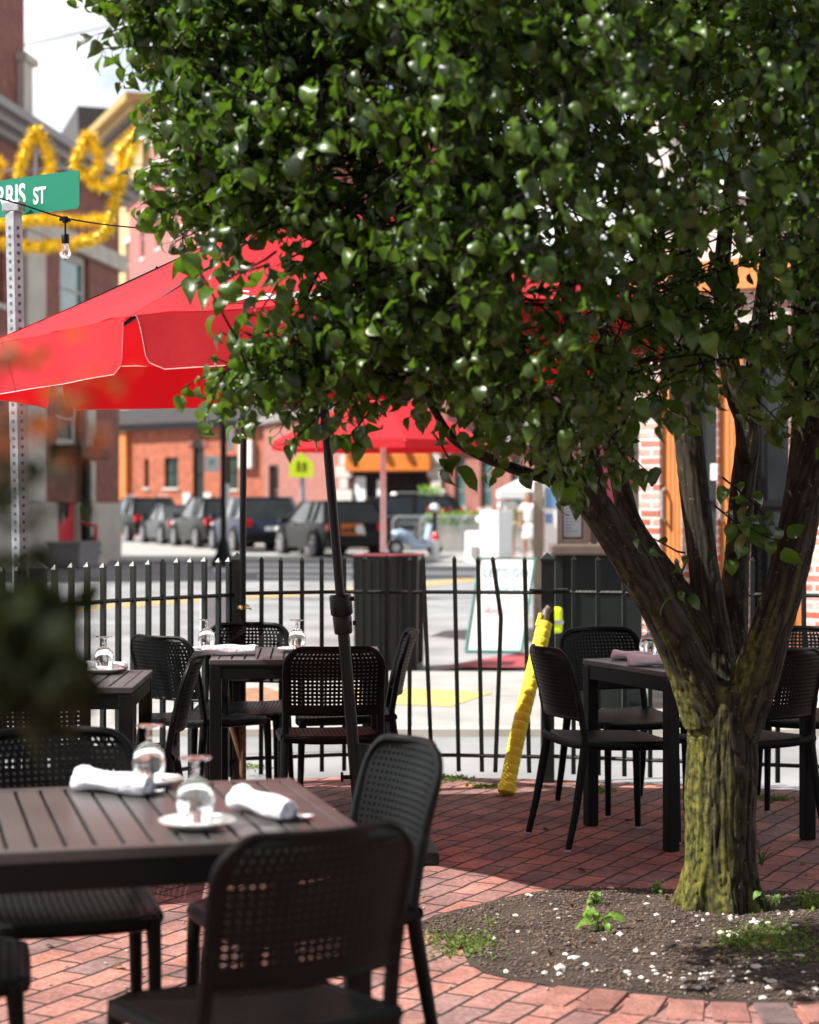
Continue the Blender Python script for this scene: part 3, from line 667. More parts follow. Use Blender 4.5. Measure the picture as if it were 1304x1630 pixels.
def person(label, loc, rz, hgt, walk, arms, cloth, skin, hair='short'):
    """walk: foot offset; arms: (elbow, hand) offsets per side, facing local +y"""
    t = thing('person', label, 'person', loc, rz); k = hgt / 1.75
    V = lambda x, y, z: Vector((x, y, z)) * k
    pel = V(0, 0, .93); ch = [[(pel, (.135*k, .10*k)), (V(0, 0, 1.08), (.115*k, .085*k)), (V(0, .01, 1.28), (.145*k, .10*k)), (V(0, 0, 1.42), (.10*k, .07*k)), (V(0, 0, 1.49), .052*k), (V(0, .015, 1.56), (.07*k, .08*k)), (V(0, .015, 1.65), (.078*k, .095*k)), (V(0, .01, 1.73), (.045*k, .055*k))]]
    legs = []; armc = []
    for s_, w_ in ((-1, walk), (1, -walk)):
        hip = V(.09 * s_, 0, .88); kn = V(.095 * s_, w_ * .45 + .03, .49); an = V(.095 * s_, w_, .08); toe = V(.10 * s_, w_ + .14, .03)
        ch.append([(pel, (.135*k, .10*k)), (hip, .088*k), (kn, .056*k), (V(.095 * s_, w_ * .8 - .015, .32), .052*k), (an, .036*k), (toe, (.04*k, .026*k))]); legs.append((hip, kn, an, toe))
    nb = V(0, 0, 1.42)
    for s_, (eo, ho) in zip((-1, 1), arms):
        sh = V(.19 * s_, 0, 1.40); el_ = sh + V(*eo); ha = el_ + V(*ho)
        ch.append([(nb, (.10*k, .07*k)), (sh, .055*k), (el_, .038*k), (ha, .026*k)]); armc.append((sh, el_, ha))
        for c in hand(ha, ha - el_, Vector((0, 1, 0)) if abs((ha - el_).normalized().y) < .8 else Vector((0, 0, 1))): ch.append([(Vector(p), r) for p, r in c])
    body = skin_mesh('body', ch, skin, t, 2)
    def garm(name, chs, m): return skin_mesh(name, chs, m, t, 2)
    top = [[(V(0, 0, .95), (.15*k, .115*k)), (V(0, 0, 1.08), (.14*k, .105*k)), (V(0, .01, 1.28), (.165*k, .118*k)), (nb, (.115*k, .085*k))]]
    for sh, el_, ha in armc: top.append([(nb, (.115*k, .085*k)), (sh, .068*k), (sh.lerp(el_, .6), .055*k)])
    garm('shirt', top, cloth[0])
    if cloth[1] == 'dress':
        garm('skirt', [[(V(0, 0, 1.0), (.14*k, .11*k)), (V(0, 0, .85), (.19*k, .15*k)), (V(0, 0, .6), (.215*k, .18*k)), (V(0, 0, .55), (.21*k, .175*k))]], cloth[0])
    else:
        garm('shorts', [[(V(0, 0, .95), (.15*k, .115*k)), (hip, .105*k), (hip.lerp(kn, .85), .085*k)] for hip, kn, an, toe in legs], cloth[1])
    garm('shoes', [[(an + V(0, -.03, -.03), (.045*k, .035*k)), (toe + V(0, .03, -.0), (.045*k, .03*k))] for hip, kn, an, toe in legs[:1]] , M['blackm'])
    garm('shoes', [[(an + V(0, -.03, -.03), (.045*k, .035*k)), (toe + V(0, .03, -.0), (.045*k, .03*k))] for hip, kn, an, toe in legs[1:]] , M['blackm'])
    hm = MB(); c = V(0, .0, 1.665)
    for i in range(7):
        for j in range(14): pass
    prof = [(.0, .105), (.05, .095), (.08, .06), (.092, .015), (.09, -.03), (.075, -.07)]
    hm.lathe([(r * k, z * k) for r, z in prof], 16, c + V(0, -.018, 0)); ho = hm.build('hair', M['hair'] if hair != 'bald' else M['skin'], t, smooth=True)
    if hair == 'long': garm('hair', [[(V(0, -.05, 1.68), .075*k), (V(0, -.075, 1.5), (.07*k, .04*k)), (V(0, -.09, 1.36), (.05*k, .025*k))]], M['hair'])
    fm = MB()
    for s_ in (-1, 1): fm.lathe([(0, -.011), (.009, -.006), (.011, 0), (.009, .006), (0, .011)], 8, V(.03 * s_, .098, 1.645))
    fm.build('eyes', M['hair'], body)
    fm = MB(); fm.tube([V(0, .10, 1.65), V(0, .122, 1.615), V(0, .105, 1.605)], [.008, .014, .008], 6)
    for s_ in (-1, 1): fm.tube([V(.078 * s_, .01, 1.66), V(.09 * s_, 0, 1.64), V(.08 * s_, .01, 1.61)], .013, 6)
    fm.build('nose_and_ears', skin, body, smooth=True)
    fm = MB(); fm.tube([V(-.022, .1, 1.582), V(0, .107, 1.58), V(.022, .1, 1.582)], .005, 6); fm.build('lips', M['pinkink'], body)
    return t
g = G(808, 892); person('person in white top and khaki shorts walking past the flower planter', (g.x, g.y, 0), R(200), 1.80, .16, (((-.05, -.05, -.27), (.02, .16, -.18)), ((.06, .02, -.28), (.02, .12, -.2))), (M['cloth_w'], M['khaki']), M['skin'], 'bald')
g = G(843, 893); person('person in short white dress with long dark hair walking by the wooden post', (g.x, g.y, 0), R(165), 1.70, -.14, (((-.05, .02, -.27), (.02, .12, -.2)), ((.06, -.05, -.26), (-.02, .12, -.2))), (M['cloth_w'], 'dress'), M['skin2'], 'long')
g = G(585, 878); person('person in black shirt and shorts standing beside the long black wagon', (g.x, g.y, 0), R(10), 1.62, .03, (((-.05, .02, -.27), (.08, .18, .05)), ((.07, .02, -.26), (-.02, .15, -.12))), (M['cloth_k'], M['cloth_k']), M['skin'], 'short')

# --- crowd barriers
def barrier(label, px, d, rz, w_=1.9):
    t = thing('crowd_barrier', label, 'barrier', (X(px, d), d, 0), rz, 'steel crowd barriers in front of the restaurants')
    b = MB(); b.tube([(-w_/2, 0, .15), (-w_/2, 0, .95), (-w_/2 + .12, 0, 1.05), (w_/2 - .12, 0, 1.05), (w_/2, 0, .95), (w_/2, 0, .15), (-w_/2, 0, .15)], .035, 6); b.build('frame', M['steel'], t)
    b = MB()
    for i in range(15): x = -w_/2 + w_ * (i + 1) / 16; b.tube([(x, 0, .15), (x, 0, 1.05)], .019, 5)
    b.build('bars', M['steel'], t)
    for s_ in (-1, 1):
        b = MB(); b.tube([(s_ * w_ * .38, -.25, .02), (s_ * w_ * .38, 0, .17), (s_ * w_ * .38, .25, .02)], .02, 6); b.build('foot', M['steel'], t)
barrier('steel crowd barrier behind the pale blue scooter', 662, 53.5, R(4), 1.3)
barrier('steel crowd barrier beyond the fire hydrant', 724, 53, R(-2), 1.9)
barrier('steel crowd barrier in front of the flower planter', 790, 52.5, R(3), 1.9)
# planter
t = thing('flower_planter', 'long planter box of green leaves and red flowers under the tall windows', 'planter', (X(770, 55), 55.5, 0))
b = MB(); b.cbox((-1.7, -.25, 0), (1.7, .25, .8), .03); b.build('box', M['stone'], t)
def leafblob(n, box, s=.06, seed=1, up=.3):
    rnd = random.Random(seed); b = MB(); (x0, y0, z0), (x1, y1, z1) = box
    for _ in range(n):
        p = Vector((rnd.uniform(x0, x1), rnd.uniform(y0, y1), rnd.uniform(z0, z1)))
        a = Vector((rnd.gauss(0, 1), rnd.gauss(0, 1), rnd.gauss(up, 1))).normalized(); c = a.orthogonal().normalized(); q = a.cross(c)
        l = s * rnd.uniform(.7, 1.3); b.add([p, p + a * l * .5 + c * l * .3, p + a * l, p + a * l * .5 - c * l * .3], [(0, 1, 2, 3)])
    return b
leafblob(900, ((-1.7, -.3, .75), (1.7, .3, 1.15)), .14, 3).build('foliage', M['weed'], t, fix=False)
leafblob(70, ((-1.7, -.32, 1.0), (1.7, .2, 1.3)), .14, 4).build('flowers', M['tail'], t, fix=False)
# potted shrub by restaurant
t = thing('potted_plant', 'light green potted plant against the restaurant quoins', 'plant', (X(684, 58), 58, 0))
b = MB(); b.lathe([(0, 0), (.2, 0), (.28, .5), (.25, .5), (.22, .42), (0, .42)], 14); b.build('pot', M['stone'], t)
leafblob(500, ((-.3, -.3, .45), (.3, .3, 1.9)), .16, 8).build('foliage', M['weed'], t, fix=False)
t = thing('corner_bush', 'small dark bush at the foot of the brick corner building', 'plant', (X(140, 46), 45, 0))
leafblob(700, ((-.35, -.4, .1), (.35, .4, .55)), .14, 9).build('foliage', M['leaf'], t, fix=False)
b = MB()
for i in range(6): b.tube([(0, 0, 0), (math.cos(i) * .2, math.sin(i) * .2, .35)], .012, 5)
b.build('stems', M['wood'], t)
# bollard with globe
t = thing('globe_bollard', 'slim black bollard topped by a white globe', 'bollard', (X(692, 51), 51, 0))
b = MB(); b.lathe([(.0, 0), (.14, 0), (.13, .1), (.07, .16), (.06, 1.15), (.09, 1.18), (0, 1.2)], 12); b.build('post', M['blackm'], t, smooth=True)
b = MB(); b.lathe([(0, 1.18), (.1, 1.22), (.14, 1.3), (.1, 1.4), (0, 1.44)], 14); b.build('globe', M['lamp'], t, smooth=True)
# hydrant
t = thing('fire_hydrant', 'small white fire hydrant with red cap', 'hydrant', (X(693, 48), 48, 0))
b = MB(); b.lathe([(0, 0), (.14, 0), (.14, .05), (.09, .07), (.09, .45), (.12, .47), (.12, .5), (0, .5)], 14); b.tube([(-.16, 0, .36), (.16, 0, .36)], .05, 8); b.build('barrel', M['white'], t, smooth=True)
b = MB(); b.lathe([(.12, .5), (.11, .58), (.05, .66), (.03, .7), (0, .7)], 14); b.build('cap', M['tail'], t, smooth=True)
# pale blue scooter
t = thing('motor_scooter', 'pale blue and white scooter parked by the crowd barrier', 'scooter', (X(660, 51.5), 51.5, 0), R(20))
pb = mat('pale_blue_paint', (.42, .55, .72), .3, coat=1)
b = MB(); b.tube([(-.62, 0, .55), (-.5, 0, .62), (-.2, 0, .5), (-.05, 0, .3), (.3, 0, .28), (.42, 0, .5), (.48, 0, .85)], [.12, .2, .2, .15, .13, .14, .09], 10); b.build('body', pb, t, smooth=True)
b = MB(); b.cbox((-.6, -.13, .72), (0, .13, .82), .04); b.build('seat', M['blackm'], t)
b = MB(); b.tube([(.5, -.3, .98), (.46, 0, .95), (.5, .3, .98)], .02, 6); b.tube([(.48, 0, .5), (.46, 0, .95)], .03, 6); b.build('handlebar', M['blackm'], t)
b = MB(); b.lathe([(0, -.05), (.07, -.03), (.08, .02), (0, .06)], 12, (.56, 0, .86)); b.build('headlight', M['lamp'], t)
for x in (-.55, .58):
    b = MB(); b.tube([(x, -.05, .22), (x, .05, .22)], .22, 18); wo = b.build('wheel', M['tyre'], t); r = MB(); r.tube([(x, -.056, .22), (x, .056, .22)], .12, 14); r.build('rim', M['white'], wo)
# white canopy tent and counter
t = thing('white_canopy', 'white peaked canopy tent beyond the wooden post', 'tent', (X(842, 47), 47.5, 0))
b = MB(); b.add([(-.75, -.7, 1.75), (.75, -.7, 1.75), (.75, .7, 1.75), (-.75, .7, 1.75), (0, 0, 2.15)], [(0, 1, 4), (1, 2, 4), (2, 3, 4), (3, 0, 4)])
for s_ in ((-.75, -.7, .75, -.7), (.75, -.7, .75, .7), (.75, .7, -.75, .7), (-.75, .7, -.75, -.7)): b.add([(s_[0], s_[1], 1.75), (s_[2], s_[3], 1.75), (s_[2], s_[3], 1.55), (s_[0], s_[1], 1.55)], [(0, 1, 2, 3)])
b.build('canopy', M['white'], t, fix=False)
for x in (-.72, .72):
    for y in (-.67, .67): b = MB(); b.tube([(x, y, 0), (x, y, 1.75)], .02, 6); b.build('leg', M['steel'], t)
t = thing('white_counter', 'white boxy counter with grey display screens under it', 'counter', (X(782, 45), 45.5, 0), R(-40))
b = MB(); b.cbox((-.55, -.3, 0), (.1, .3, .75), .02); b.cbox((-.1, -.28, .0), (.45, .3, 1.25), .02); b.build('cabinet', M['white'], t)
b = MB(); b.cbox((-.33, -.36, .12), (-.1, -.3, .4), .01); b.build('screen', M['greycor'], t)
b = MB(); b.lathe([(0, 0), (.14, .02), (.17, .08), (.12, .16), (0, .2)], 12, (-.25, 0, .95)); b.build('bowl', M['white'], t)
t = thing('folding_easel', 'grey folding easel standing beside the wooden post', 'easel', (X(851, 36), 36, 0))
b = MB(); b.cbox((-.12, -.02, .05), (.12, .02, .3), .01); b.build('board', M['greycor'], t)
b = MB()
for x in (-.1, .1): b.tube([(x, -.03, 0), (x, 0, .32)], .012, 5); b.tube([(x, .15, 0), (x, 0, .32)], .012, 5)
b.build('leg', M['steel'], t)

# --- lamp post
t = thing('street_lamp_post', 'black lamp post carrying small white signs beside the parked cars', 'lamp post', (X(356, 43), 43, 0))
b = MB(); b.lathe([(0, 0), (.30, 0), (.28, .12), (.17, .3), (.13, .5), (.075, .65), (.068, 5.2), (.1, 5.25), (.06, 5.4), (0, 5.4)], 14); b.build('post', M['blackm'], t, smooth=True)
b = MB(); b.lathe([(0, 5.4), (.14, 5.45), (.22, 5.7), (.16, 6.0), (0, 6.1)], 14); b.build('globe', M['lamp'], t, smooth=True)
b = MB(); b.cbox((.09, -.03, Z(718, 43)), (.24, .0, Z(680, 43)), .03); b.build('banner', M['white'], t)
b = MB(); b.cbox((-.42, -.13, Z(751, 43)), (-.08, -.1, Z(726, 43)), .01); s_ = b.build('sign_plate', M['white'], t); text('symbol', 'P', .22, M['teal'], s_, (-.25, -.135, Z(738, 43)), bold=.004)
b = MB(); b.cbox((.06, -.14, Z(806, 43)), (.14, -.1, Z(770, 43)), .01); b.build('notice', M['white'], t)
# --- school sign
t = thing('school_crossing_sign', 'fluorescent yellow pentagon crossing sign with black figures on grey pole', 'sign', (X(480, 52), 52, 0))
b = MB(); b.tube([(.02, .05, 0), (.02, .05, Z(695, 52))], .07, 8); b.build('pole', M['steel'], t)
zc = Z(742, 52); b = MB(); b.prism([(-.33, zc - .31), (.33, zc - .31), (.33, zc + .08), (0, zc + .38), (-.33, zc + .08)], -.06, -.035); pl = b.build('sign_plate', M['neon'], t)
b = MB()
for x, k in ((-.08, 1), (.08, .8)):
    b.lathe([(0, -.03), (.03, 0), (0, .03)], 8, (x, -.065, zc + .13 * k)); b.box((x - .035, -.067, zc - .04), (x + .035, -.061, zc + .09 * k)); b.box((x - .05, -.067, zc - .16), (x - .02, -.061, zc - .041)); b.box((x + .02, -.067, zc - .16), (x + .05, -.061, zc - .041))
b.build('figures', M['blackm'], pl)

# --- litter bin
t = thing('litter_bin', 'tall black litter bin with thin red rim standing beyond the fence', 'bin', (X(620, 16), 16.1, 0), R(-8))
b = MB()
ring = [(-.27, -.27), (.1, -.29), (.27, -.2), (.27, .25), (-.27, .27)]
vs = [(x * .96, y * .96, 0) for x, y in ring] + [(x, y, .96) for x, y in ring]; n_ = 5
b.add(vs, [tuple(range(n_))[::-1]] + [(i, (i+1) % n_, n_ + (i+1) % n_, n_ + i) for i in range(n_)]); b.build('body', M['blackm'], t)
b = MB(); b.add([(x * 1.02, y * 1.02, .965) for x, y in ring] + [(x * 1.02, y * 1.02, .978) for x, y in ring] + [(x * .8, y * .8, .985) for x, y in ring], [(i, (i+1) % 5, 5 + (i+1) % 5, 5 + i) for i in range(5)] + [(5 + i, 5 + (i+1) % 5, 10 + (i+1) % 5, 10 + i) for i in range(5)]); b.build('rim', mat('dull_red', (.22, .03, .04), .6), t, fix=False)
b = MB()
for i in range(5):
    (x0, y0), (x1, y1) = ring[i], ring[(i+1) % 5]
    for k in range(1, 5): q = k / 5; x = x0 + (x1 - x0) * q; y = y0 + (y1 - y0) * q; b.tube([(x * .975, y * .975, .05), (x * 1.01, y * 1.01, .93)], .008, 4)
b.build('slats', M['kiosk'], t)

# --- A-frame sign
d = 17.4; t = thing('sandwich_board', 'white sandwich board with teal handwriting on the sidewalk behind the fence', 'sign', (X(798, d), d, .0), R(-6))
z0 = .03; zt = Z(888, d)
def board(sy, name):
    b = MB(); dx = .115; w_ = .255
    for s in (0,):
        A = [(-w_ - dx/2, sy, z0 + .03), (w_ - dx/2, sy, z0 + .03), (w_ + dx/2, sy * .12, zt), (-w_ + dx/2, sy * .12, zt)]
        k = .02 if sy < 0 else -.02
        b.add(A + [(x, y + k, z) for x, y, z in A], [(0, 1, 2, 3), (7, 6, 5, 4), (0, 4, 5, 1), (1, 5, 6, 2), (2, 6, 7, 3), (3, 7, 4, 0)])
    o = b.build(name, M['white'], t); return o, A
bo, A = board(-.24, 'board'); board(.24, 'board')
b = MB(); A = [Vector(a) for a in A]
b.tube([A[0], A[3], A[2], A[1]], .014, 6); b.tube([A[0] + Vector((0, 0, -.0)), A[1]], .018, 6); b.build('frame', mat('frame_teal', (.05, .22, .2), .5), t)
def board_text(s, u_, v_, size, m, shear=0, name='lettering'):
    p = A[0].lerp(A[1], u_).lerp(A[3].lerp(A[2], u_), v_); ang = math.atan2(A[3].y - A[0].y, A[3].z - A[0].z)
    o = text(name, s, size, m, bo, p + Vector((0, -.006, 0)), (R(90) - ang, 0, 0), ext=.001, shear=shear, bold=-.001, sx=.9); return o
board_text("LET'S GO", .5, .84, .115, M['teal'], .12); board_text("LUNCH", .5, .65, .10, M['teal'], .1); board_text("Amici", .4, .44, .11, M['pinkink'], .5)
board_text("— — — —", .5, .14, .05, M['teal'])
# pale board behind fence
t = thing('road_board', 'pale grey rounded board standing behind the fence corner post', 'sign', (X(340, 10.6), 10.6, 0), R(12))
b = MB(); b.cbox((-.075, -.01, .45), (.075, .01, Z(945, 10.6)), .009); b.build('board', mat('pale_grey', (.55, .53, .56), .6), t)
b = MB(); b.tube([(-.05, 0, .0), (-.05, 0, .5)], .01, 6); b.tube([(.05, 0, 0), (.05, 0, .5)], .01, 6); b.build('leg', M['steel'], t)

# --- tinsel decoration strung over the street
d = 27.0; t = thing('tinsel_crown_decoration', 'golden tinsel crown strung on wires over the side street', 'decoration', (X(110, d), d, Z(380, d)))
base = Vector(t.location)
def tw(px, py, dd=0): return P(px, py, d + dd) - base
def smooth_path(pts, n=6):
    out = []
    for i in range(len(pts) - 1):
        p0, p1, p2, p3 = pts[max(i-1, 0)], pts[i], pts[i+1], pts[min(i+2, len(pts)-1)]
        for k in range(n):
            s = k / n; out.append(.5 * ((2*p1) + (p2 - p0) * s + (2*p0 - 5*p1 + 4*p2 - p3) * s*s + (3*p1 - p0 - 3*p2 + p3) * s**3))
    return out + [pts[-1]]
strands = [
    [(-70, 268), (-40, 240), (-20, 262), (2, 258), (-12, 285), (-60, 300), (-80, 350)],
    [(28, 288), (38, 250), (57, 205), (76, 240), (84, 262), (70, 288)],
    [(118, 258), (128, 240), (142, 214), (156, 244), (160, 262), (148, 278), (130, 280), (118, 258)],
    [(140, 292), (165, 298), (190, 285), (196, 255), (190, 240), (222, 208)],
    [(222, 208), (205, 255), (190, 300), (178, 335), (168, 366)],
    [(-80, 352), (0, 356), (60, 350), (120, 352), (170, 350)],
    [(-80, 385), (-10, 386), (50, 394), (110, 390), (150, 380), (178, 362)]]
g_ = MB(); core = MB(); rnd = random.Random(5)
for s in strands:
    pts = smooth_path([tw(x, y, .1 * math.sin(x)) for x, y in s], 3)
    if len(s) in (6, 8): pts = [tw(x, y) for x, y in s]
    core.tube(pts, .06, 6)
    for p, q in zip(pts, pts[1:]):
        dv = q - p; L_ = dv.length; tn = dv.normalized()
        for _ in range(int(L_ * 800)):
            o_ = p + dv * rnd.random(); a = Vector((rnd.gauss(0, 1), rnd.gauss(0, 1), rnd.gauss(0, 1))); a = (a - tn * a.dot(tn) * .7).normalized()
            c_ = a.orthogonal().normalized() * .012; l = rnd.uniform(.09, .17); g_.add([o_ - c_, o_ + c_, o_ + a * l], [(0, 1, 2)])
g_.build('tinsel', M['tinsel'], t, fix=False); core.build('garland_core', M['tinsel'], t)
b = MB()
b.tube([tw(-400, 262), tw(0, 272), tw(232, 262), tw(700, 250)], .012, 5); b.tube([tw(57, 240), tw(55, 560)], .03, 6) if False else None
b.tube([tw(57, 235), tw(56, 300)], .03, 6); b.build('support_wire', M['steel'], t)
b = MB(); b.tube([P(-200, 130, 60), P(40, 72, 60), P(200, 35, 60), P(700, -80, 60)], .03, 5); o = b.build('overhead_cable', M['greycor']); tag(o, 'thin grey overhead cable crossing the sky', 'cable')

# --- street name sign
d = 8.55; pb_ = Vector((X(26, d), d, 0)); t = thing('street_name_sign', 'green street name sign on a punched galvanised post', 'street sign', (X(40, d), d, 0))
top = P(22, 338, d) - Vector(t.location)
ax = top.normalized(); hgt = top.length; rot = Vector((0, 0, 1)).rotation_difference(ax).to_matrix().to_4x4() @ Matrix.Rotation(R(-35), 4, 'Z')
b = MB(); b.cbox((-.027, -.027, 0), (.027, .027, hgt), .003, rot); po = b.build('post', M['steel'], t)
b = MB(); z = .1
while z < hgt - .04:
    for Mx in (Matrix.Identity(4), Matrix.Rotation(R(90), 4, 'Z')):
        b.tube([rot @ Mx @ Vector((0, -.0272, z)), rot @ Mx @ Vector((0, -.0285, z))], .0085, 10)
    z += .0254 * 1.5
b.build('punched_holes', M['hole'], po)
b = MB(); b.cbox((-.045, -.03, 0), (.045, .03, .05), .006, Matrix.Translation(top) @ Matrix.Rotation(R(-20), 4, 'Z')); b.build('bracket', M['steel'], t)
# blade, horizontal, turned a little to the camera
T0 = Vector(t.location); zt = Z(270, 8.4)
q1 = Vector((X(127, 8.4), 8.4, zt)); q0 = Vector((X(-170, 9.1), 9.1, zt)); xd = (q1 - q0).normalized(); Lb = (q1 - q0).length
yd = Vector((0, 0, 1)).cross(xd); Mb = Matrix((xd, yd, Vector((0, 0, 1)))).transposed().to_4x4(); Mb.translation = q0 - T0
hb = .172
b = MB(); r_ = .02; pts = []
for cx_, cz_, a0 in ((Lb - r_, -r_, 90), (Lb - r_, -hb + r_, 0), (r_, -hb + r_, -90), (r_, -r_, 180)):
    for k in range(5):
        a = R(a0 - k * 22.5); pts.append((cx_ + r_ * math.cos(a), cz_ + r_ * math.sin(a)))
b.prism(pts, -.002, .002, Mb); bl = b.build('sign_blade', M['green'], t)

def on_blade(px):
    k = (px - 652) / F; return (k * q0.y - q0.x) / (xd.x - k * xd.y)
az_ = math.atan2(xd.y, xd.x)
for s_, u_, sz, bo_ in (("HARRIS", on_blade(42), .140, .0025), ("ST", on_blade(74), .105, .002)):
    text('lettering', s_, sz, M['white'], bl, Mb @ Vector((u_, -.0035, -.085 - (.012 if s_ == "ST" else .0))), (R(90), 0, az_), ext=.0008, bold=bo_, ax='RIGHT', sx=.72)
# ================================================================ PATIO
# --- fence
t = thing('iron_fence', 'black iron picket fence with thin rails around the brick patio', 'fence', tuple(fence_pt(378)))
T0 = Vector(t.location)
def picket(p, z1=1.135, z0=.075, w_=.0105, lean=(0, 0), bend=None, ang=0):
    b = MB(); p = p - T0; Rz = Matrix.Rotation(ang, 3, 'Z')
    path = [(Vector((0, 0, z0)), 0), (Vector((lean[0], lean[1], z1)), 1)]
    if bend: path = [path[0], (Vector((bend[0], 0, bend[1])), .5), path[1]]
    rings = [[c + Rz @ Vector((sx * w_, sy * w_, 0)) for sx, sy in ((-1, -1), (1, -1), (1, 1), (-1, 1))] for c, _ in path]
    vs = [v + p for r in rings for v in r]; n_ = len(rings); tip = path[-1][0] + Vector((0, 0, .022)) + p
    fs = [(3, 2, 1, 0)] + [(i*4 + j, i*4 + (j+1) % 4, (i+1)*4 + (j+1) % 4, (i+1)*4 + j) for i in range(n_ - 1) for j in range(4)]
    # small collar then pyramid tip
    k = len(vs); vs += [v + (v - (path[-1][0] + p)) * .25 for v in vs[-4:]]; fs += [((n_-1)*4 + j, (n_-1)*4 + (j+1) % 4, k + (j+1) % 4, k + j) for j in range(4)]
    vs.append(tip); fs += [(k + j, k + (j+1) % 4, k + 4) for j in range(4)]
    b.add(vs, fs); return b.build('picket', M['iron'], t)
pxs = [-150, -118, -88, -58, -28, 1.5, 27.6, 87, 113.5, 139, 164, 188, 212.6, 235.6, 259, 281.6, 303.7, 325.8, 347, 365, 415.6, 447, 481, 512.6, 548, 580, 615, 652, 684, 724, 761, 795, 836, 913, 953, 994, 1035, 1076, 1117, 1158, 1197, 1238, 1280, 1322, 1364, 1406, 1448, 1490]
rnd = random.Random(3)
for px in pxs:
    p = fence_pt(px); ln = (rnd.uniform(-.004, .004), 0); bd = None
    if px == 684: ln = (-.045, 0)
    elif px == 724: ln = (-.022, 0)
    elif px == 761: ln = (-.02, 0)
    elif px == 795: ln = (-.012, 0); bd = (.028, .84)
    elif px == 836: ln = (-.022, 0)
    off = {684: .012, 724: .02, 761: .02, 795: -.02, 836: .02}.get(px, 0)
    picket(p + Vector((off, 0, 0)), z1=1.125 + rnd.uniform(-.004, .004), lean=ln, bend=bd, ang=math.atan2(FP[4].y - FP[3].y, FP[4].x - FP[3].x) if px < 378 else 0)
for px in (61, 378, 871.5, 1700):
    b = MB(); p = fence_pt(px) - T0; h = .032; b.box((p.x - h, p.y - h, .02), (p.x + h, p.y + h, 1.12)); b.box((p.x - h*1.15, p.y - h*1.15, 1.12), (p.x + h*1.15, p.y + h*1.15, 1.132))
    v = [(p.x + sx * h * 1.1, p.y + sy * h * 1.1, 1.132) for sx, sy in ((-1, -1), (1, -1), (1, 1), (-1, 1))] + [(p.x, p.y, 1.165)]
    b.add(v, [(0, 1, 4), (1, 2, 4), (2, 3, 4), (3, 0, 4)]); b.build('post', M['iron'], t)
for zz in (.965, .155):
    pp = [fence_pt(px) for px in (-400, -120, 0, 61, 180, 270, 378)]
    b = MB(); b.tube([p - T0 + Vector((0, 0, zz - .006 * math.sin(i * 1.3))) for i, p in enumerate(pp)], .0105, 6); b.build('rail', M['iron'], t)
    pp = [fence_pt(px) for px in (378, 540, 725, 871)]
    b = MB(); b.tube([p - T0 + Vector((0, 0, zz)) for p in pp], .0105, 6); b.build('rail', M['iron'], t)
    pp = [fence_pt(px) for px in (871, 1100, 1304, 1700)]
    b = MB(); b.tube([p - T0 + Vector((0, 0, zz + .004)) for p in pp], .0105, 6); b.build('rail', M['iron'], t)
b = MB(); p = fence_pt(871.5) - T0; b.box((p.x - .09, p.y - .045, .975), (p.x + .10, p.y + .0, .985)); b.build('bracket', M['iron'], t)

# --- tables
def make_table(w_, dp, slats, label, loc, rz, leg=.05):
    t = thing('slatted_table', label, 'table', loc, rz, 'slatted dining tables on the patio')
    zt = .74; th = .022; b = MB(); fr = .035
    for a, c in (((-w_/2, -dp/2), (w_/2, -dp/2 + fr)), ((-w_/2, dp/2 - fr), (w_/2, dp/2)), ((-w_/2, -dp/2 + fr), (-w_/2 + fr, dp/2 - fr)), ((w_/2 - fr, -dp/2 + fr), (w_/2, dp/2 - fr))):
        b.cbox((*a, zt - th), (*c, zt), .003)
    sw = (w_ - 2 * fr) / slats
    for i in range(slats):
        x0 = -w_/2 + fr + i * sw; b.cbox((x0 + .004, -dp/2 + fr, zt - th), (x0 + sw - .004, dp/2 - fr, zt - .001), .003)
    b.box((-w_/2 + .01, -dp/2 + .01, zt - th - .004), (w_/2 - .01, dp/2 - .01, zt - th - .0005)); b.build('table_top', M['table'], t)
    b = MB(); k = .058
    b.box((-w_/2 + .004, -dp/2 + .004, zt - th - k), (w_/2 - .004, -dp/2 + .03, zt - th - .005)); b.box((-w_/2 + .004, dp/2 - .03, zt - th - k), (w_/2 - .004, dp/2 - .004, zt - th - .005))
    b.box((-w_/2 + .004, -dp/2 + .03, zt - th - k), (-w_/2 + .03, dp/2 - .03, zt - th - .005)); b.box((w_/2 - .03, -dp/2 + .03, zt - th - k), (w_/2 - .004, dp/2 - .03, zt - th - .005)); b.build('apron', M['tleg'], t)
    for sx in (-1, 1):
        for sy in (-1, 1):
            b = MB(); x = sx * (w_/2 - leg/2 - .001); y = sy * (dp/2 - leg/2 - .001); b.cbox((x - leg/2, y - leg/2, .032), (x + leg/2, y + leg/2, zt - th - .006), .004); b.build('leg', M['tleg'], t)
    return t
# near table: far right-hand corner and turn measured from the photograph
th = R(15); a_ = Vector((math.cos(th), math.sin(th), 0)); n_ = Vector((-math.sin(th), math.cos(th), 0))
FT = Vector((-.285, 4.55, 0)) - a_ * .43 - n_ * .41
make_table(.86, .82, 14, 'brown slatted table holding two saucers and two rolled napkins nearest the black chair', FT, th)
th2 = R(3); MT = Vector((X(473, 8.38), 8.38, 0)); make_table(.74, .72, 12, 'slatted table between four chairs at the fence corner', MT, th2)
NT = Vector((-1.58, 8.0 - .78, 0)); NT = Vector((X(215, 6.95) - .37, 7.15, 0)); make_table(.74, .72, 12, 'slatted table at the fence, half hidden by the dark shrub', NT, R(2))
thr = math.atan2(.28, .64); RT = (Vector((1.03, 7.41, 0)) + Vector((1.39, 8.33, 0))) / 2 + Vector((-.01, .0, 0)); make_table(.70, .70, 12, 'slatted table partly hidden by the pear tree trunk', RT, thr)

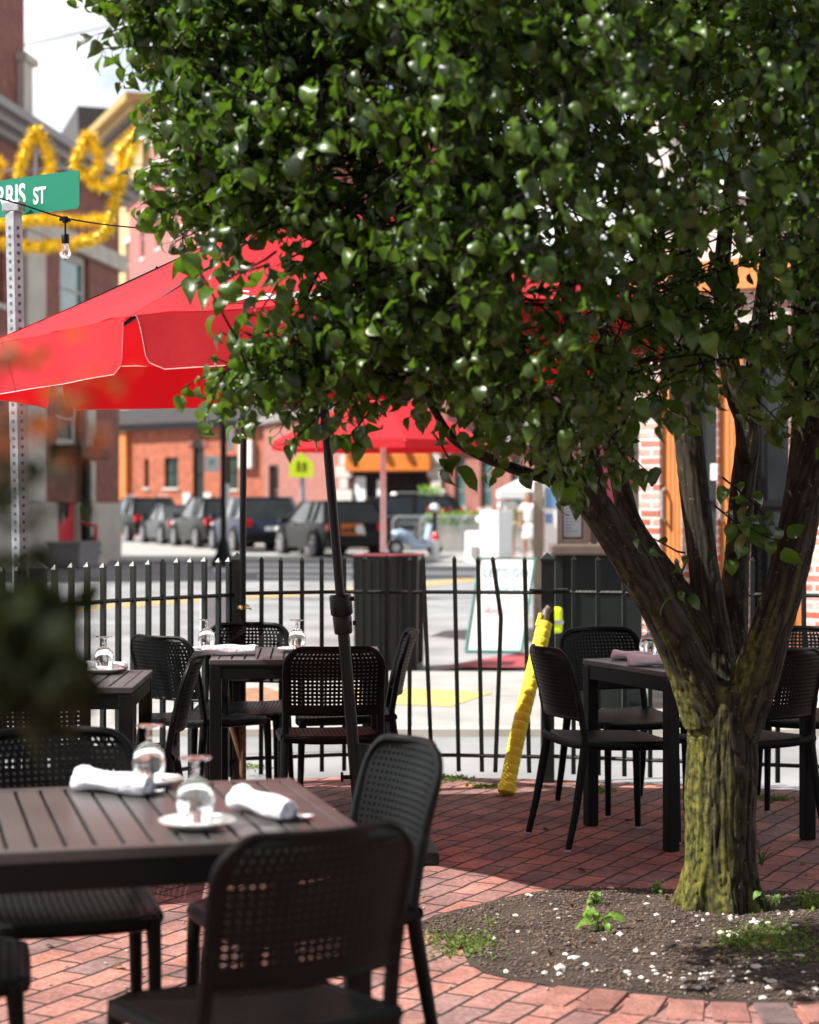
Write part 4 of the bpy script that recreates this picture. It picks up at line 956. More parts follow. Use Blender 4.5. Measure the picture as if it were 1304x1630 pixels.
# --- chairs
def panel(fn, nu, nv, hole, solid):
    """perforated sheet over fn(u,v), u,v in 0..1; solid(i,j) True = no hole"""
    vs = []; fs = []; ids = {}
    def vid(u, v):
        k = (round(u, 5), round(v, 5))
        if k not in ids: ids[k] = len(vs); vs.append(fn(u, v))
        return ids[k]
    for i in range(nu):
        for j in range(nv):
            u0, u1, v0, v1 = i / nu, (i+1) / nu, j / nv, (j+1) / nv
            o = [vid(u0, v0), vid(u1, v0), vid(u1, v1), vid(u0, v1)]
            if solid(i, j): fs.append(tuple(o)); continue
            h = (1 - hole) / 2; du, dv = u1 - u0, v1 - v0
            q = [vid(u0 + du * h, v0 + dv * h), vid(u1 - du * h, v0 + dv * h), vid(u1 - du * h, v1 - dv * h), vid(u0 + du * h, v1 - dv * h)]
            for a in range(4): fs.append((o[a], o[(a+1) % 4], q[(a+1) % 4], q[a]))
    return vs, fs
def make_chair(label):
    t = thing('patio_chair', label, 'chair', (0, 0, 0), 0, 'black perforated plastic patio chairs')
    ch = M['chair']
    SH = .45
    # backrest surface; back of chair at -y, top at z .82
    zb, ztp = .55, .82
    def half(v):
        z = zb + (ztp - zb) * v; w_ = .193 + .008 * v; r = .085; dz = ztp - z
        if dz < r: w_ -= r - math.sqrt(max(0, r*r - (r - dz) ** 2))
        return w_
    def back(u, v):
        s = u * 2 - 1; z = zb + (ztp - zb) * v; k = (z - .42)
        y = -.205 - .05 * k - .42 * k * k - .040 * (1 - abs(s) ** 2.2)
        return Vector((s * half(v), y, z))
    vs, fs = panel(back, 22, 17, .44, lambda i, j: i in (0, 21) or j in (0, 1, 16))
    b = MB(); b.add(vs, fs); o = b.build('backrest', ch, t, fix=False)
    md = o.modifiers.new('s', 'SOLIDIFY'); md.thickness = .008; md.offset = 0; bake(o)
    # rim and uprights
    b = MB(); pts = []
    for i in range(13): v = i / 12 * .70; pts.append(back(0, v))
    for i in range(1, 8): v = .70 + .30 * math.sin(i / 8 * math.pi / 2); pts.append(back(0, v))
    for i in range(1, 8): pts.append(back(i / 8, 1.0))
    right = [Vector((-p.x, p.y, p.z)) for p in pts[::-1] if abs(p.x) > .001]
    L0 = [Vector((-.196, -.205, .43)), Vector((-.195, -.206, .48))]
    full = L0 + pts + [q for q in right if q.x > pts[-1].x + .005] + [Vector((-p.x, p.y, p.z)) for p in L0[::-1]]
    n = len(full); b.tube(full, [.0165 if p.z < .62 else .0135 - .003 * max(0, (p.z - .7) / .12) for p in full], 8, flat=.85)
    b.tube([back(0, .0), back(.25, 0), back(.5, 0), back(.75, 0), back(1, 0)], .009, 6); b.build('back_frame', ch, t, smooth=True)
    # seat
    def seat(u, v):
        s = u * 2 - 1; y = -.215 + .425 * v; w_ = .200 + .004 * math.sin(v * math.pi)
        e = .05
        if v > 1 - .12: q = (v - .88) / .12; w_ -= .045 * (1 - math.sqrt(max(0, 1 - q * q)))
        z = SH - .016 * math.sin(v * math.pi * .9) * (1 - s * s * .8) - .010 * (v ** 4) + .012 * (1 - v) ** 4 * abs(s) ** 3
        return Vector((s * w_, y, z))
    vs, fs = panel(seat, 22, 22, .42, lambda i, j: i in (0, 21) or j in (0, 21))
    b = MB(); b.add(vs, fs); o = b.build('seat', ch, t, fix=False); md = o.modifiers.new('s', 'SOLIDIFY'); md.thickness = .008; md.offset = 0; bake(o)
    loop = [seat(0, i / 8) for i in range(9)] + [seat(i / 8, 1) for i in range(1, 9)] + [seat(1, 1 - i / 8) for i in range(1, 9)] + [seat(1 - i / 8, 0) for i in range(1, 9)]
    b = MB(); off = [Vector((0, 0, -.012)) + p for p in loop]
    b.tube(off, .0165, 8, cap=False, flat=1.1); b.build('seat_frame', ch, t, smooth=True)
    for s in (-1, 1):
        b = MB(); b.tube([(s * .186, .190, .435), (s * .189, .196, .36), (s * .192, .205, .032)], [.019, .0165, .0125], 10); lg = b.build('leg', ch, t, smooth=True)
        k = MB(); k.tube([(s * .192, .205, .031), (s * .192, .205, .040)], .0132, 10); k.build('foot_cap', M['steel'], lg)
        b = MB(); b.tube([(s * .196, -.205, .45), (s * .199, -.215, .38), (s * .207, -.25, .18), (s * .212, -.285, .032)], [.0185, .018, .0155, .013], 10); lg = b.build('leg', ch, t, smooth=True)
        k = MB(); k.tube([(s * .212, -.285, .031), (s * .212, -.285, .040)], .0138, 10); k.build('foot_cap', M['steel'], lg)
    return t
chair0 = None
def chair(x, y, face, label):
    """face = compass of the direction the sitter looks, degrees, 0 = +x, 90 = +y (away)"""
    global chair0
    rz = R(face - 90)
    if chair0 is None: chair0 = make_chair(label); o = chair0; o.location = (x, y, 0); o.rotation_euler = (0, 0, rz)
    else: o = dup(chair0, label, (x, y, 0), rz)
    return o
# around the near table
chair(-.31, 3.60, 122, 'big dark chair with its back to us pulled up to the brown slatted table')
chair(-.83, 4.53, 286, 'chair facing us behind the brown slatted table')
chair(-.262, 4.46, 206, 'chair at the end of the brown slatted table by the parasol base')
chair(-1.02, 3.93, 12, 'chair at the very edge of the picture beside the brown slatted table')
# fence corner table
chair(-.91, 8.47, 50, 'chair at the fence corner table, back turned to the dark shrub')
chair(X(384, 8.85), 8.83, 268, 'chair between the fence corner table and the tied light pole')
chair(X(524, 7.9), 7.90, 97, 'chair with its back to us just behind the leaning parasol pole')
chair(X(612, 8.6) - .18, 8.60, 183, 'chair seen edge on in front of the litter bin')
# table by the shrub
chair(X(62, 6.6), 6.62, 92, 'chair with its back to us in the shade of the dark shrub')
chair(-1.12, 7.22, 184, 'chair seen edge on between the shrub side table and the corner table')
# tree table
chair(.83, 7.72, 18, 'chair beside the yellow wrapped pipe facing the tree trunk')
chair(X(978, 8.55) + .05, 8.50, 290, 'chair behind the tree side table in front of the menu kiosk')
chair(1.36, 7.75, 118, 'chair with its back to us past the tree trunk')
chair(X(1290, 8.5), 8.55, 262, 'chair by the fence behind the one past the trunk')

# --- tableware
def goblet_mb():
    b = MB()   # upside down: rim on the table
    b.lathe([(.033, 0), (.037, .025), (.0395, .05), (.036, .072), (.022, .090), (.007, .098), (.0055, .105), (.009, .112), (.0055, .118), (.006, .126), (.012, .130), (.033, .134), (.034, .136), (.012, .1375), (0, .1375)], 28)
    b.lathe([(.033, 0), (.0315, .0), (.0352, .025), (.0378, .05), (.0343, .071), (.021, .087), (0, .093)], 28); return b
gob0 = None
def goblet(x, y, z, label):
    global gob0
    if gob0 is None:
        gob0 = goblet_mb().build('wine_glass', M['glass'], smooth=True, fix=False); o = gob0
    else: o = gob0.copy(); COL.objects.link(o)
    o.location = (x, y, z); tag(o, label, 'wine glass', 'upturned wine glasses on the tables'); return o
pl0 = None
def plate(x, y, z, label, s=1.0):
    global pl0
    if pl0 is None:
        b = MB(); b.lathe([(0, .0), (.045, .0), (.05, .004), (.078, .014), (.0785, .016), (.05, .0075), (.044, .0045), (0, .004)], 36); pl0 = b.build('saucer', M['ivory'], smooth=True); o = pl0
    else: o = pl0.copy(); COL.objects.link(o)
    o.location = (x, y, z + .001); o.scale = (s, s, 1); tag(o, label, 'saucer', 'white saucers on the tables'); return o
nrnd = random.Random(11)
def napkin(x, y, z, rz, label, L=.20, r=.022):
    b = MB(); ph = nrnd.uniform(0, 6)
    n = 22; k = 20; rings = []
    for i in range(k + 1):
        s = i / k; xx = (s - .5) * L
        rr = r * (1 - .10 * math.cos(s * 9 + ph)) * (1.12 if s < .2 else 1)
        if i in (0, k): rr *= .86
        ring = []
        for j in range(n):
            a = 2 * math.pi * j / n; q = rr * (1 + .07 * math.sin(3 * a + s * 5 + ph) + .04 * math.sin(7 * a - s * 8))
            ring.append((xx + .004 * math.sin(a * 2 + ph), q * math.cos(a) * 1.1, max(-.98 * r, q * math.sin(a)) + r))
        rings.append(ring)
    vs = [v for g_ in rings for v in g_]; fs = [(i*n + j, i*n + (j+1) % n, (i+1)*n + (j+1) % n, (i+1)*n + j) for i in range(k) for j in range(n)]
    b.add(vs, fs)
    # rolled ends: spiral ridges
    for e, xx in ((0, -.5 * L), (1, .5 * L)):
        sg = -1 if e == 0 else 1; pts = []
        for i in range(34): a = i * .42; q = r * .82 * (1 - i / 40); pts.append((xx + sg * (-.003), q * math.cos(a) * 1.08, q * math.sin(a) + r))
        b.tube(pts, .0028, 5)
        c = len(b.v); b.add([(xx - sg * .012, r * .8 * math.cos(2*math.pi*j/12), r * .8 * math.sin(2*math.pi*j/12) + r) for j in range(12)], [tuple(range(12))])
    # loose flap of cloth
    fl = []; 
    for i in range(9):
        for j in range(5): fl.append(((i / 8 - .5) * L * .96, r * .9 + j * .011, .0035 + (.004 * math.sin(i * 1.4 + ph) * j / 4) + (r * .5 if j == 0 else 0)))
    b.add(fl, [(i*5 + j, i*5 + j + 1, (i+1)*5 + j + 1, (i+1)*5 + j) for i in range(8) for j in range(4)])
    o = b.build('rolled_napkin', M['linen'], smooth=True); o.location = (x, y, z + .001); o.rotation_euler = (0, 0, rz)
    o.data.set_sharp_from_angle(angle=R(70)); tag(o, label, 'napkin', 'rolled napkins on the tables')
TZ = .741
def TG(px, py): g = G(px, py, TZ); return g.x, g.y
x, y = TG(314, 1317); plate(x, y, TZ, 'saucer under the wine glass at the near edge of the brown table'); goblet(x - .005, y + .012, TZ + .005, 'wine glass on the saucer at the near edge of the brown table')
x, y = TG(244, 1250); plate(x, y, TZ, 'saucer beside the napkin at the far edge of the brown table', .95); goblet(x - .01, y + .0, TZ + .005, 'wine glass on the saucer at the far edge of the brown table')
x, y = TG(180, 1262); napkin(x, y, TZ, R(-32), 'rolled white napkin touching the far saucer of the brown table', .21, .024)
x, y = TG(418, 1298); napkin(x, y, TZ, R(-55), 'rolled white napkin near the parasol end of the brown table', .21, .024)
x, y = TG(329, 1036); goblet(x, y, TZ + .006, 'wine glass standing at the shrub end of the corner table napkin'); plate(x + .01, y + .01, TZ, 'saucer at the shrub end of the corner table')
x, y = TG(365, 1043); napkin(x, y, TZ, R(3), 'long rolled napkin lying across the fence corner table', .23, .022)
x, y = TG(473, 1037); goblet(x, y, TZ + .006, 'wine glass on the corner table, above the chair with its back to us'); plate(x - .01, y + .0, TZ, 'saucer on the corner table, above the chair with its back to us')
x, y = TG(165, 1071); plate(x, y, TZ, 'saucer on the table beside the dark shrub'); goblet(x, y + .01, TZ + .006, 'wine glass on the table beside the dark shrub')
napkin(x + .0, y + .07, TZ, R(5), 'napkin laid behind the wine glass beside the dark shrub', .16, .018)
x, y = TG(48, 1068); goblet(x, y, TZ + .006, 'wine glass almost hidden in the dark shrub'); plate(x, y, TZ, 'saucer almost hidden in the dark shrub')
x, y = TG(4, 1060); napkin(x, y, TZ, R(-25), 'napkin almost hidden in the dark shrub', .18, .02)
x, y = TG(1032, 1047); goblet(x, y, TZ + .006, 'wine glass between the napkins of the tree side table'); x2, y2 = TG(1050, 1044); goblet(x2 + .01, y2 + .05, TZ + .006, 'wine glass peeking out behind the other one beside the trunk'); plate(x2 + .07, y2 + .04, TZ, 'saucer on the tree side table, touching the trunk outline')
plate(x - .02, y + .0, TZ, 'saucer under the wine glass of the tree side table', .9)
x, y = TG(1020, 1052); napkin(x - .03, y + .06, TZ, R(-20), 'napkin lying behind the other one on the tree side table', .17, .018)
x, y = TG(1038, 1060); napkin(x, y, TZ, R(-8), 'thick rolled napkin at the near edge of the tree side table', .20, .022)

# --- big parasol
PB = Vector((X(577, 7.4), 7.4, .03))
t = thing('parasol_base', 'flat dark square parasol base plate on the bricks', 'parasol base', PB, R(4))
b = MB(); b.cbox((-.28, -.28, 0), (.28, .28, .05), .012); b.build('plate', M['kiosk'], t)
b = MB(); b.lathe([(.0, .05), (.05, .05), (.045, .08), (.034, .09), (.034, .42), (.03, .43), (0, .43)], 16); b.tube([(-.03, 0, .3), (-.075, 0, .3)], .009, 6); b.tube([(-.075, 0, .3), (-.085, 0, .3)], .02, 8); b.build('socket', M['blackm'], t, smooth=True)
t = thing('big_red_parasol', 'big red canvas parasol with white script lettering on a leaning black pole', 'parasol', PB); t.rotation_euler = (0, R(-4.9), 0)
b = MB(); b.tube([(0, 0, .09), (0, 0, .93)], .0235, 14); b.tube([(0, 0, .93), (0, 0, 2.5)], .0185, 14); b.build('pole', M['blackm'], t, smooth=True)
b = MB(); b.lathe([(0, .865), (.033, .865), (.036, .875), (.038, .93), (.036, .935), (.044, .945), (.044, 1.012), (.041, 1.02), (0, 1.02)], 18); b.tube([(.04, -.01, .905), (.055, -.01, .905)], .009, 8); b.tube([(.04, -.01, 1.0), (.055, -.01, 1.0)], .009, 8); b.build('joint_sleeve', M['blackm'], t, smooth=True)
RC = 1.37; ZR = 2.06 - .03; ZA = 2.63; VL = .185
TM = Matrix.Rotation(R(1.6), 4, 'Y')
def cnr(i, r=RC, z=ZR): a = R(18 + 45 * i); return Vector((r * math.cos(a), r * math.sin(a), z))
b = MB()
for i in range(8):
    A, B_ = cnr(i), cnr(i + 1); Ap = Vector((0, 0, ZA)); n1, n2 = 12, 8; vs = []
    for r_ in range(n1 + 1):
        f_ = r_ / n1
        for c_ in range(n2 + 1):
            g_ = c_ / n2; e = A.lerp(B_, g_); p = Ap.lerp(e, f_)
            sag = -.035 * math.sin(math.pi * f_) * math.sin(math.pi * g_) * 1.0 - .02 * math.sin(math.pi * f_)
            rad = Vector((e.x, e.y, 0)).normalized(); inw = -.03 * f_ ** 2 * math.sin(math.pi * g_)
            p = p + Vector((0, 0, sag + .006 * math.sin(g_ * 19 + i) * f_)) + rad * inw; vs.append(TM @ p)
    b.add(vs, [(r_*(n2+1) + c_, r_*(n2+1) + c_ + 1, (r_+1)*(n2+1) + c_ + 1, (r_+1)*(n2+1) + c_) for r_ in range(n1) for c_ in range(n2)])
canopy = b.build('canopy', M['red'], t, smooth=True)
pip = MB()
for i in range(8):
    b = MB(); A, B_ = cnr(i), cnr(i + 1); nn, mm = 20, 8; vs = []; out = Vector(((A + B_).x, (A + B_).y, 0)).normalized()
    g0, g1 = .03, .97; r_ = .055
    for j in range(mm + 1):
        v = j / mm
        for c_ in range(nn + 1):
            s = c_ / nn
            ins = .026 + .03 * v ** .6 + (0 if v * VL < VL - r_ else r_ - math.sqrt(max(0, r_*r_ - (v * VL - (VL - r_)) ** 2)))
            L_ = (B_ - A).length; x_ = ins + s * (L_ - 2 * ins); g_ = x_ / L_
            p = A.lerp(B_, g_) - out * .03 * math.sin(math.pi * g_) + Vector((0, 0, -v * VL)) + out * (.006 * math.sin(g_ * 17 + i * 2) * v + .012 * v)
            vs.append(TM @ p)
    b.add(vs, [(j*(nn+1) + c_, j*(nn+1) + c_ + 1, (j+1)*(nn+1) + c_ + 1, (j+1)*(nn+1) + c_) for j in range(mm) for c_ in range(nn)])
    b.build('valance', M['red'], t, smooth=True)
    edge_ = [vs[j*(nn+1)] for j in range(mm + 1)] + [vs[mm*(nn+1) + c_] for c_ in range(1, nn)] + [vs[j*(nn+1) + nn] for j in range(mm, -1, -1)]
    pip.tube(edge_, .0018, 4)
pip.build('piping', M['piping'], canopy)
for i in range(8):
    b = MB(); c_ = cnr(i); b.tube([TM @ Vector((0, 0, ZA - .03)), TM @ (c_ + Vector((0, 0, -.02)))], .008, 6); m_ = Vector((0, 0, ZA - .03)).lerp(c_, .5); b.tube([TM @ Vector((0, 0, 2.02)), TM @ m_], .007, 6); b.build('rib', M['blackm'], t)
b = MB(); b.lathe([(0, ZA + .06), (.02, ZA + .05), (.018, ZA + .01), (.10, ZA - .01)], 16); b.build('finial', M['blackm'], t, smooth=True)
b = MB(); b.lathe([(.0, 1.99), (.035, 1.99), (.035, 2.05), (0, 2.05)], 14); b.build('hub', M['blackm'], t)
# script on the panel that faces the patio
A, B_ = cnr(5), cnr(6); ap = Vector((0, 0, ZA)); mid = (A + B_) / 2
xdir = (B_ - A).normalized(); up = (ap - mid).normalized(); nrm = xdir.cross(up)
Mt = TM @ Matrix((xdir, up, nrm)).transposed().to_4x4()
def script(s, size, x_, y_, shear, bold):
    p = mid + xdir * x_ + up * y_ + nrm * (.012 - .028)
    o = text('lettering', s, size, M['white'], canopy, (0, 0, 0), ext=.0006, shear=shear, bold=bold, ax='LEFT'); o.rotation_euler = (0, 0, 0)
    o.matrix_local = TM @ Matrix.Translation(p) @ Matrix((xdir, up, nrm)).transposed().to_4x4(); return o
b = MB(); sw = []
def sp(x_, y_): return TM @ (mid + xdir * x_ + up * y_ + nrm * (-.012))
cs = [(-.145, .185), (-.17, .20), (-.215, .195), (-.235, .17), (-.20, .15), (-.16, .145), (-.145, .125), (-.18, .10), (-.225, .10), (-.235, .115), (-.20, .13), (-.12, .125)]
pth = smooth_path([Vector((x_, y_, 0)) for x_, y_ in cs]); b.tube([sp(p.x, p.y) for p in pth], .0075, 6, flat=.5); b.build('script_swash', M['white'], canopy)
script('amut', .115, -.125, .15, .45, .003); script('ORAN', .035, -.02, .095, 0, .001)

# --- second parasol by the litter bin
t = thing('small_red_parasol', 'smaller red parasol on a pale pink pole beyond the fence', 'parasol', (X(610, 20), 20, 0))
b = MB(); b.tube([(0, 0, 0), (0, 0, 2.62)], .032, 10); b.build('pole', mat('pale_pink_pole', (.72, .48, .48), .5), t, smooth=True)
b = MB(); n_ = 8; R2 = 1.18; vs = [Vector((0, 0, 2.66))] + [Vector((R2 * math.cos(2*math.pi*i/n_ + .2), R2 * math.sin(2*math.pi*i/n_ + .2), 2.06)) for i in range(n_)] + [Vector((R2 * 1.01 * math.cos(2*math.pi*i/n_ + .2), R2 * 1.01 * math.sin(2*math.pi*i/n_ + .2), 1.97)) for i in range(n_)]
b.add(vs, [(0, 1 + i, 1 + (i+1) % n_) for i in range(n_)]); b.add(vs[1:], [(i, (i+1) % n_, n_ + (i+1) % n_, n_ + i) for i in range(n_)]); b.build('canopy', M['red'], t, fix=False)
for i in range(n_): b = MB(); b.tube([Vector((0, 0, 2.62)), vs[1 + i] + Vector((0, 0, -.02))], .01, 5); b.build('rib', M['white'], t)
b = MB(); b.lathe([(0, 0), (.25, 0), (.25, .06), (.06, .08), (.06, .3), (0, .3)], 14); b.build('base', M['kiosk'], t)

# --- string light pole + wire
p = fence_pt(388) + Vector((0.0, -.055, .03)); t = thing('string_light_pole', 'thin black pole with rusty foot tied to the fence corner post', 'pole', p)
b = MB(); b.tube([(0, 0, .34), (0, 0, 1.1), (.012, 0, 2.72)], .0165, 10); b.build('upright', M['blackm'], t, smooth=True)
b = MB(); b.tube([(0, 0, 0), (0, 0, .34)], .0175, 10); b.tube([(-.09, -.03, .62), (-.055, -.02, .3), (0, 0, .1)], [.012, .014, .012], 8); b.build('rusty_foot', M['rust'], t, smooth=True)
b = MB(); 
for k in range(3): b.tube([(.03 * math.cos(a), .035 * math.sin(a) + .02, .865 + .006 * k + .002 * math.sin(a)) for a in [2*math.pi*i/16 for i in range(17)]], .002, 4)
b.tube([(.02, -.02, .87), (.045, -.03, .862)], .004, 4); b.build('wire_tie', M['brass'], t)
d = 7.3; A0 = P(-500, 250, 6.2); t = thing('string_light', 'black string light cable with clear bulbs hanging before the street name sign', 'string light', tuple(P(104, 347, d)))
T0 = Vector(t.location); pw = [A0, P(-200, 272, 6.8), P(0, 316, 7.15), P(104, 347, 7.3), P(200, 361, 7.6), P(291, 367, 7.9), P(345, 366, 8.5), p + Vector((.012, 0, 2.70))]
pp = smooth_path(pw, 5); b = MB(); b.tube([q - T0 for q in pp], .0033, 6); b.build('cable', M['blackm'], t)
for q in (P(104, 349, 7.3), P(291, 368, 7.9), P(-130, 288, 6.95)):
    q = q - T0; b = MB()
    b.lathe([(0, .012), (.012, .01), (.012, -.012), (0.004, -.016), (.004, -.055), (.013, -.058), (.0155, -.062), (.0155, -.092), (.012, -.095), (0, -.095)], 14, q)
    b.tube([q + Vector((-.022, 0, 0)), q + Vector((.022, 0, -.004))], .007, 6); so_ = b.build('socket', M['blackm'], t, smooth=True)
    b = MB(); b.lathe([(.011, -.094), (.013, -.105), (.021, -.125), (.022, -.138), (.015, -.152), (0, -.158)], 18, q); b.build('bulb', M['bulb'], so_, smooth=True)
    b = MB(); b.tube([q + Vector((-.005, 0, -.1)), q + Vector((-.007, 0, -.135)), q + Vector((0, 0, -.125)), q + Vector((.007, 0, -.135)), q + Vector((.005, 0, -.1))], .0012, 4); b.build('filament', M['brass'], so_)

# --- yellow wrapped pipe leaning on the fence
a = P(806, 1276, 8.86); a.z = .045; c_ = P(866, 990, 9.22); dv = (c_ - a); Lp = dv.length; ax = dv.normalized()
t = thing('wrapped_pipe', 'yellow foam wrapped pipe leaning against the fence post', 'pipe', a)
sdx = ax.cross(Vector((0, 1, 0))).normalized(); b = MB(); pts = []; rs = []
N_ = 20
for i in range(N_):
    s0 = i / N_; s1 = (i + .86) / N_; s2 = (i + .9) / N_; r_ = .038 if i else .043
    for s, r in ((s0, r_ - .003), (s0 + .004, r_), (s1, r_ + .0005), (s2, r_ - .002)):
        pts.append(ax * (s * Lp) + sdx * (.005 * math.sin(s * 5))); rs.append(r)
b.tube(pts, rs, 24); fo = b.build('foam_sleeve', M['yellow'], t, smooth=True)
b = MB(); b.tube([ax * (Lp - .02) + Vector((-.03, -.02, 0)), ax * (Lp + .045) + Vector((-.025, -.02, 0))], .011, 8); b.build('tape_end', M['yellow'], fo)
b = MB(); b.tube([ax * .02, ax * (Lp + .055), ax * (Lp + .075) + Vector((.012, 0, 0))], .021, 12); b.build('pipe', M['brownf'], t, smooth=True)
# ================================================================ TREE AND PLANTS
TB = G(1148, 1468); TB.z = .03
tree = thing('pear_tree', 'leafy pear tree with a mossy forked trunk growing from a bed in the bricks', 'tree', TB)
def Q(px, py, d): return P(px, py, d) - TB
# limbs: list of (px, py, d, radius m)
D0 = TB.y
def limb(pts): return [(Q(px, py, d), r * (.78 if py < 1000 else .88 if py < 1160 else .97)) for px, py, d, r in pts]
limbs = [
    limb([(1146, 1500, D0, .150), (1145, 1462, D0, .138), (1146, 1400, D0, .127), (1147, 1300, D0, .124), (1150, 1200, D0, .126), (1150, 1130, D0, .135), (1150, 1085, D0, .12)]),
    limb([(1125, 1150, D0 - .03, .09), (1095, 1060, D0 - .06, .088), (1052, 975, D0 - .12, .084), (1000, 885, D0 - .2, .080), (955, 815, D0 - .28, .072), (915, 765, D0 - .34, .064)]),
    limb([(1140, 1130, D0 + .05, .08), (1112, 1010, D0 + .10, .075), (1075, 940, D0 + .12, .068), (1012, 850, D0 + .16, .055), (990, 780, D0 + .2, .045), (965, 660, D0 + .25, .04), (955, 500, D0 + .3, .033), (940, 300, D0 + .4, .025), (920, 60, D0 + .5, .016)]),
    limb([(1150, 1130, D0 + .04, .08), (1135, 1010, D0 + .12, .075), (1120, 900, D0 + .16, .068), (1105, 780, D0 + .2, .066), (1095, 680, D0 + .22, .066), (1085, 600, D0 + .24, .06), (1090, 430, D0 + .3, .05), (1110, 200, D0 + .3, .04), (1115, -60, D0 + .3, .03)]),
    limb([(1160, 1130, D0 + .06, .07), (1165, 1020, D0 + .2, .065), (1172, 900, D0 + .28, .06), (1182, 780, D0 + .3, .058), (1190, 680, D0 + .3, .056), (1165, 600, D0 + .3, .05), (1150, 420, D0 + .35, .04), (1185, 150, D0 + .4, .03)]),
    limb([(1190, 700, D0 + .3, .05), (1205, 560, D0 + .32, .045), (1225, 350, D0 + .4, .035), (1215, 50, D0 + .4, .025)]),
    limb([(1170, 1170, D0 - .02, .085), (1200, 1085, D0 - .05, .090), (1232, 990, D0 - .08, .088), (1262, 880, D0 - .1, .086), (1283, 760, D0 - .1, .082), (1290, 600, D0 - .08, .075), (1280, 380, D0, .062), (1290, 120, D0 + .1, .05), (1320, -200, D0 + .1, .035)]),
    limb([(925, 780, D0 - .32, .058), (870, 700, D0 - .42, .045), (828, 580, D0 - .5, .036), (810, 470, D0 - .55, .03), (770, 300, D0 - .6, .022), (740, 120, D0 - .6, .015), (730, -40, D0 - .6, .01)]),
    limb([(915, 765, D0 - .34, .05), (855, 757, D0 - .42, .026), (790, 735, D0 - .5, .024), (730, 705, D0 - .56, .022), (700, 668, D0 - .62, .018), (640, 560, D0 - .75, .015), (570, 470, D0 - .9, .012), (500, 380, D0 - 1.0, .009), (470, 250, D0 - 1.0, .006)]),
    limb([(950, 800, D0 - .3, .05), (930, 640, D0 - .3, .035), (900, 450, D0 - .3, .028), (880, 250, D0 - .3, .02), (860, 20, D0 - .3, .012)]),
]
body = []; b = MB()
for L_ in limbs:
    pts = smooth_path([Vector((p.x, p.y, p.z)) for p, r in L_], 5); rs = []
    for i in range(len(L_) - 1):
        for k in range(5): rs.append(L_[i][1] + (L_[i+1][1] - L_[i][1]) * k / 5)
    rs.append(L_[-1][1]); b.tube(pts, rs, 16); body += [(pts[i], pts[i+1], (rs[i] + rs[i+1]) / 2) for i in range(len(pts) - 1)]
# root flare
for a, l in ((20, .2), (95, .17), (160, .20), (215, .19), (275, .17), (330, .22)):
    d_ = Vector((math.cos(R(a)), math.sin(R(a)), 0)); b.tube([d_ * .06 + Vector((0, 0, .16)), d_ * .11 + Vector((0, 0, .05)), d_ * l * .85 + Vector((0, 0, -.03))], [.07, .05, .03], 8)
bark = bpy.data.materials.new('bark'); bark.use_nodes = True; n = bark.node_tree.nodes; l = bark.node_tree.links; pr = n['Principled BSDF']; pr.inputs['Roughness'].default_value = .9; pr.inputs['Specular IOR Level'].default_value = .2
a1 = n.new('ShaderNodeAttribute'); a1.attribute_name = 'stretch'; a2 = n.new('ShaderNodeAttribute'); a2.attribute_name = 'ridge'; a3 = n.new('ShaderNodeAttribute'); a3.attribute_name = 'lichen'
vo = n.new('ShaderNodeTexNoise'); vo.inputs['Scale'].default_value = 60; vo.inputs['Detail'].default_value = 8; l.new(a1.outputs['Vector'], vo.inputs['Vector'])
r1 = n.new('ShaderNodeValToRGB'); e = r1.color_ramp.elements; e[0].position = .25; e[0].color = (.006, .005, .004, 1); e[1].position = .85; e[1].color = (.055, .047, .033, 1)
mxa = n.new('ShaderNodeMath'); mxa.operation = 'MULTIPLY_ADD'; mxa.inputs[1].default_value = .55; l.new(vo.outputs[0], mxa.inputs[0])
m2 = n.new('ShaderNodeMath'); m2.operation = 'MULTIPLY'; m2.inputs[1].default_value = .5; l.new(a2.outputs['Fac'], m2.inputs[0]); l.new(m2.outputs[0], mxa.inputs[2]); l.new(mxa.outputs[0], r1.inputs[0])
# moss + lichen
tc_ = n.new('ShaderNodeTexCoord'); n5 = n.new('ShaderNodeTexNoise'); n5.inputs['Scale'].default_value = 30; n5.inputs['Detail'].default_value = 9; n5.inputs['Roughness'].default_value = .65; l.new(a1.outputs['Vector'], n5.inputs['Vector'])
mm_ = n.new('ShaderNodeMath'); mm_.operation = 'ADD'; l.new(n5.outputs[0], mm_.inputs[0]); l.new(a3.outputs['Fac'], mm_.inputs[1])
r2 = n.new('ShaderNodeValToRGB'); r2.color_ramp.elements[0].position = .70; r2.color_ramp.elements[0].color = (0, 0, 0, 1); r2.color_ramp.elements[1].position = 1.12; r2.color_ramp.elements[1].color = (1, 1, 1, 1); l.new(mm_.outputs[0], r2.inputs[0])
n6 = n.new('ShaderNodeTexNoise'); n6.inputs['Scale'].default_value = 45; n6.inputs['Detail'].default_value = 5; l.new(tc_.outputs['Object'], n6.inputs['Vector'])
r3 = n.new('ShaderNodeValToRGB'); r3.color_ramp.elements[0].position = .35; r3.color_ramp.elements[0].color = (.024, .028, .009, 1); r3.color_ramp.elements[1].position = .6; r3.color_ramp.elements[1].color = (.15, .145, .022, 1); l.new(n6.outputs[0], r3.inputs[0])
mc = n.new('ShaderNodeMixRGB'); l.new(r2.outputs[0], mc.inputs[0]); l.new(r1.outputs[0], mc.inputs[1]); l.new(r3.outputs[0], mc.inputs[2])
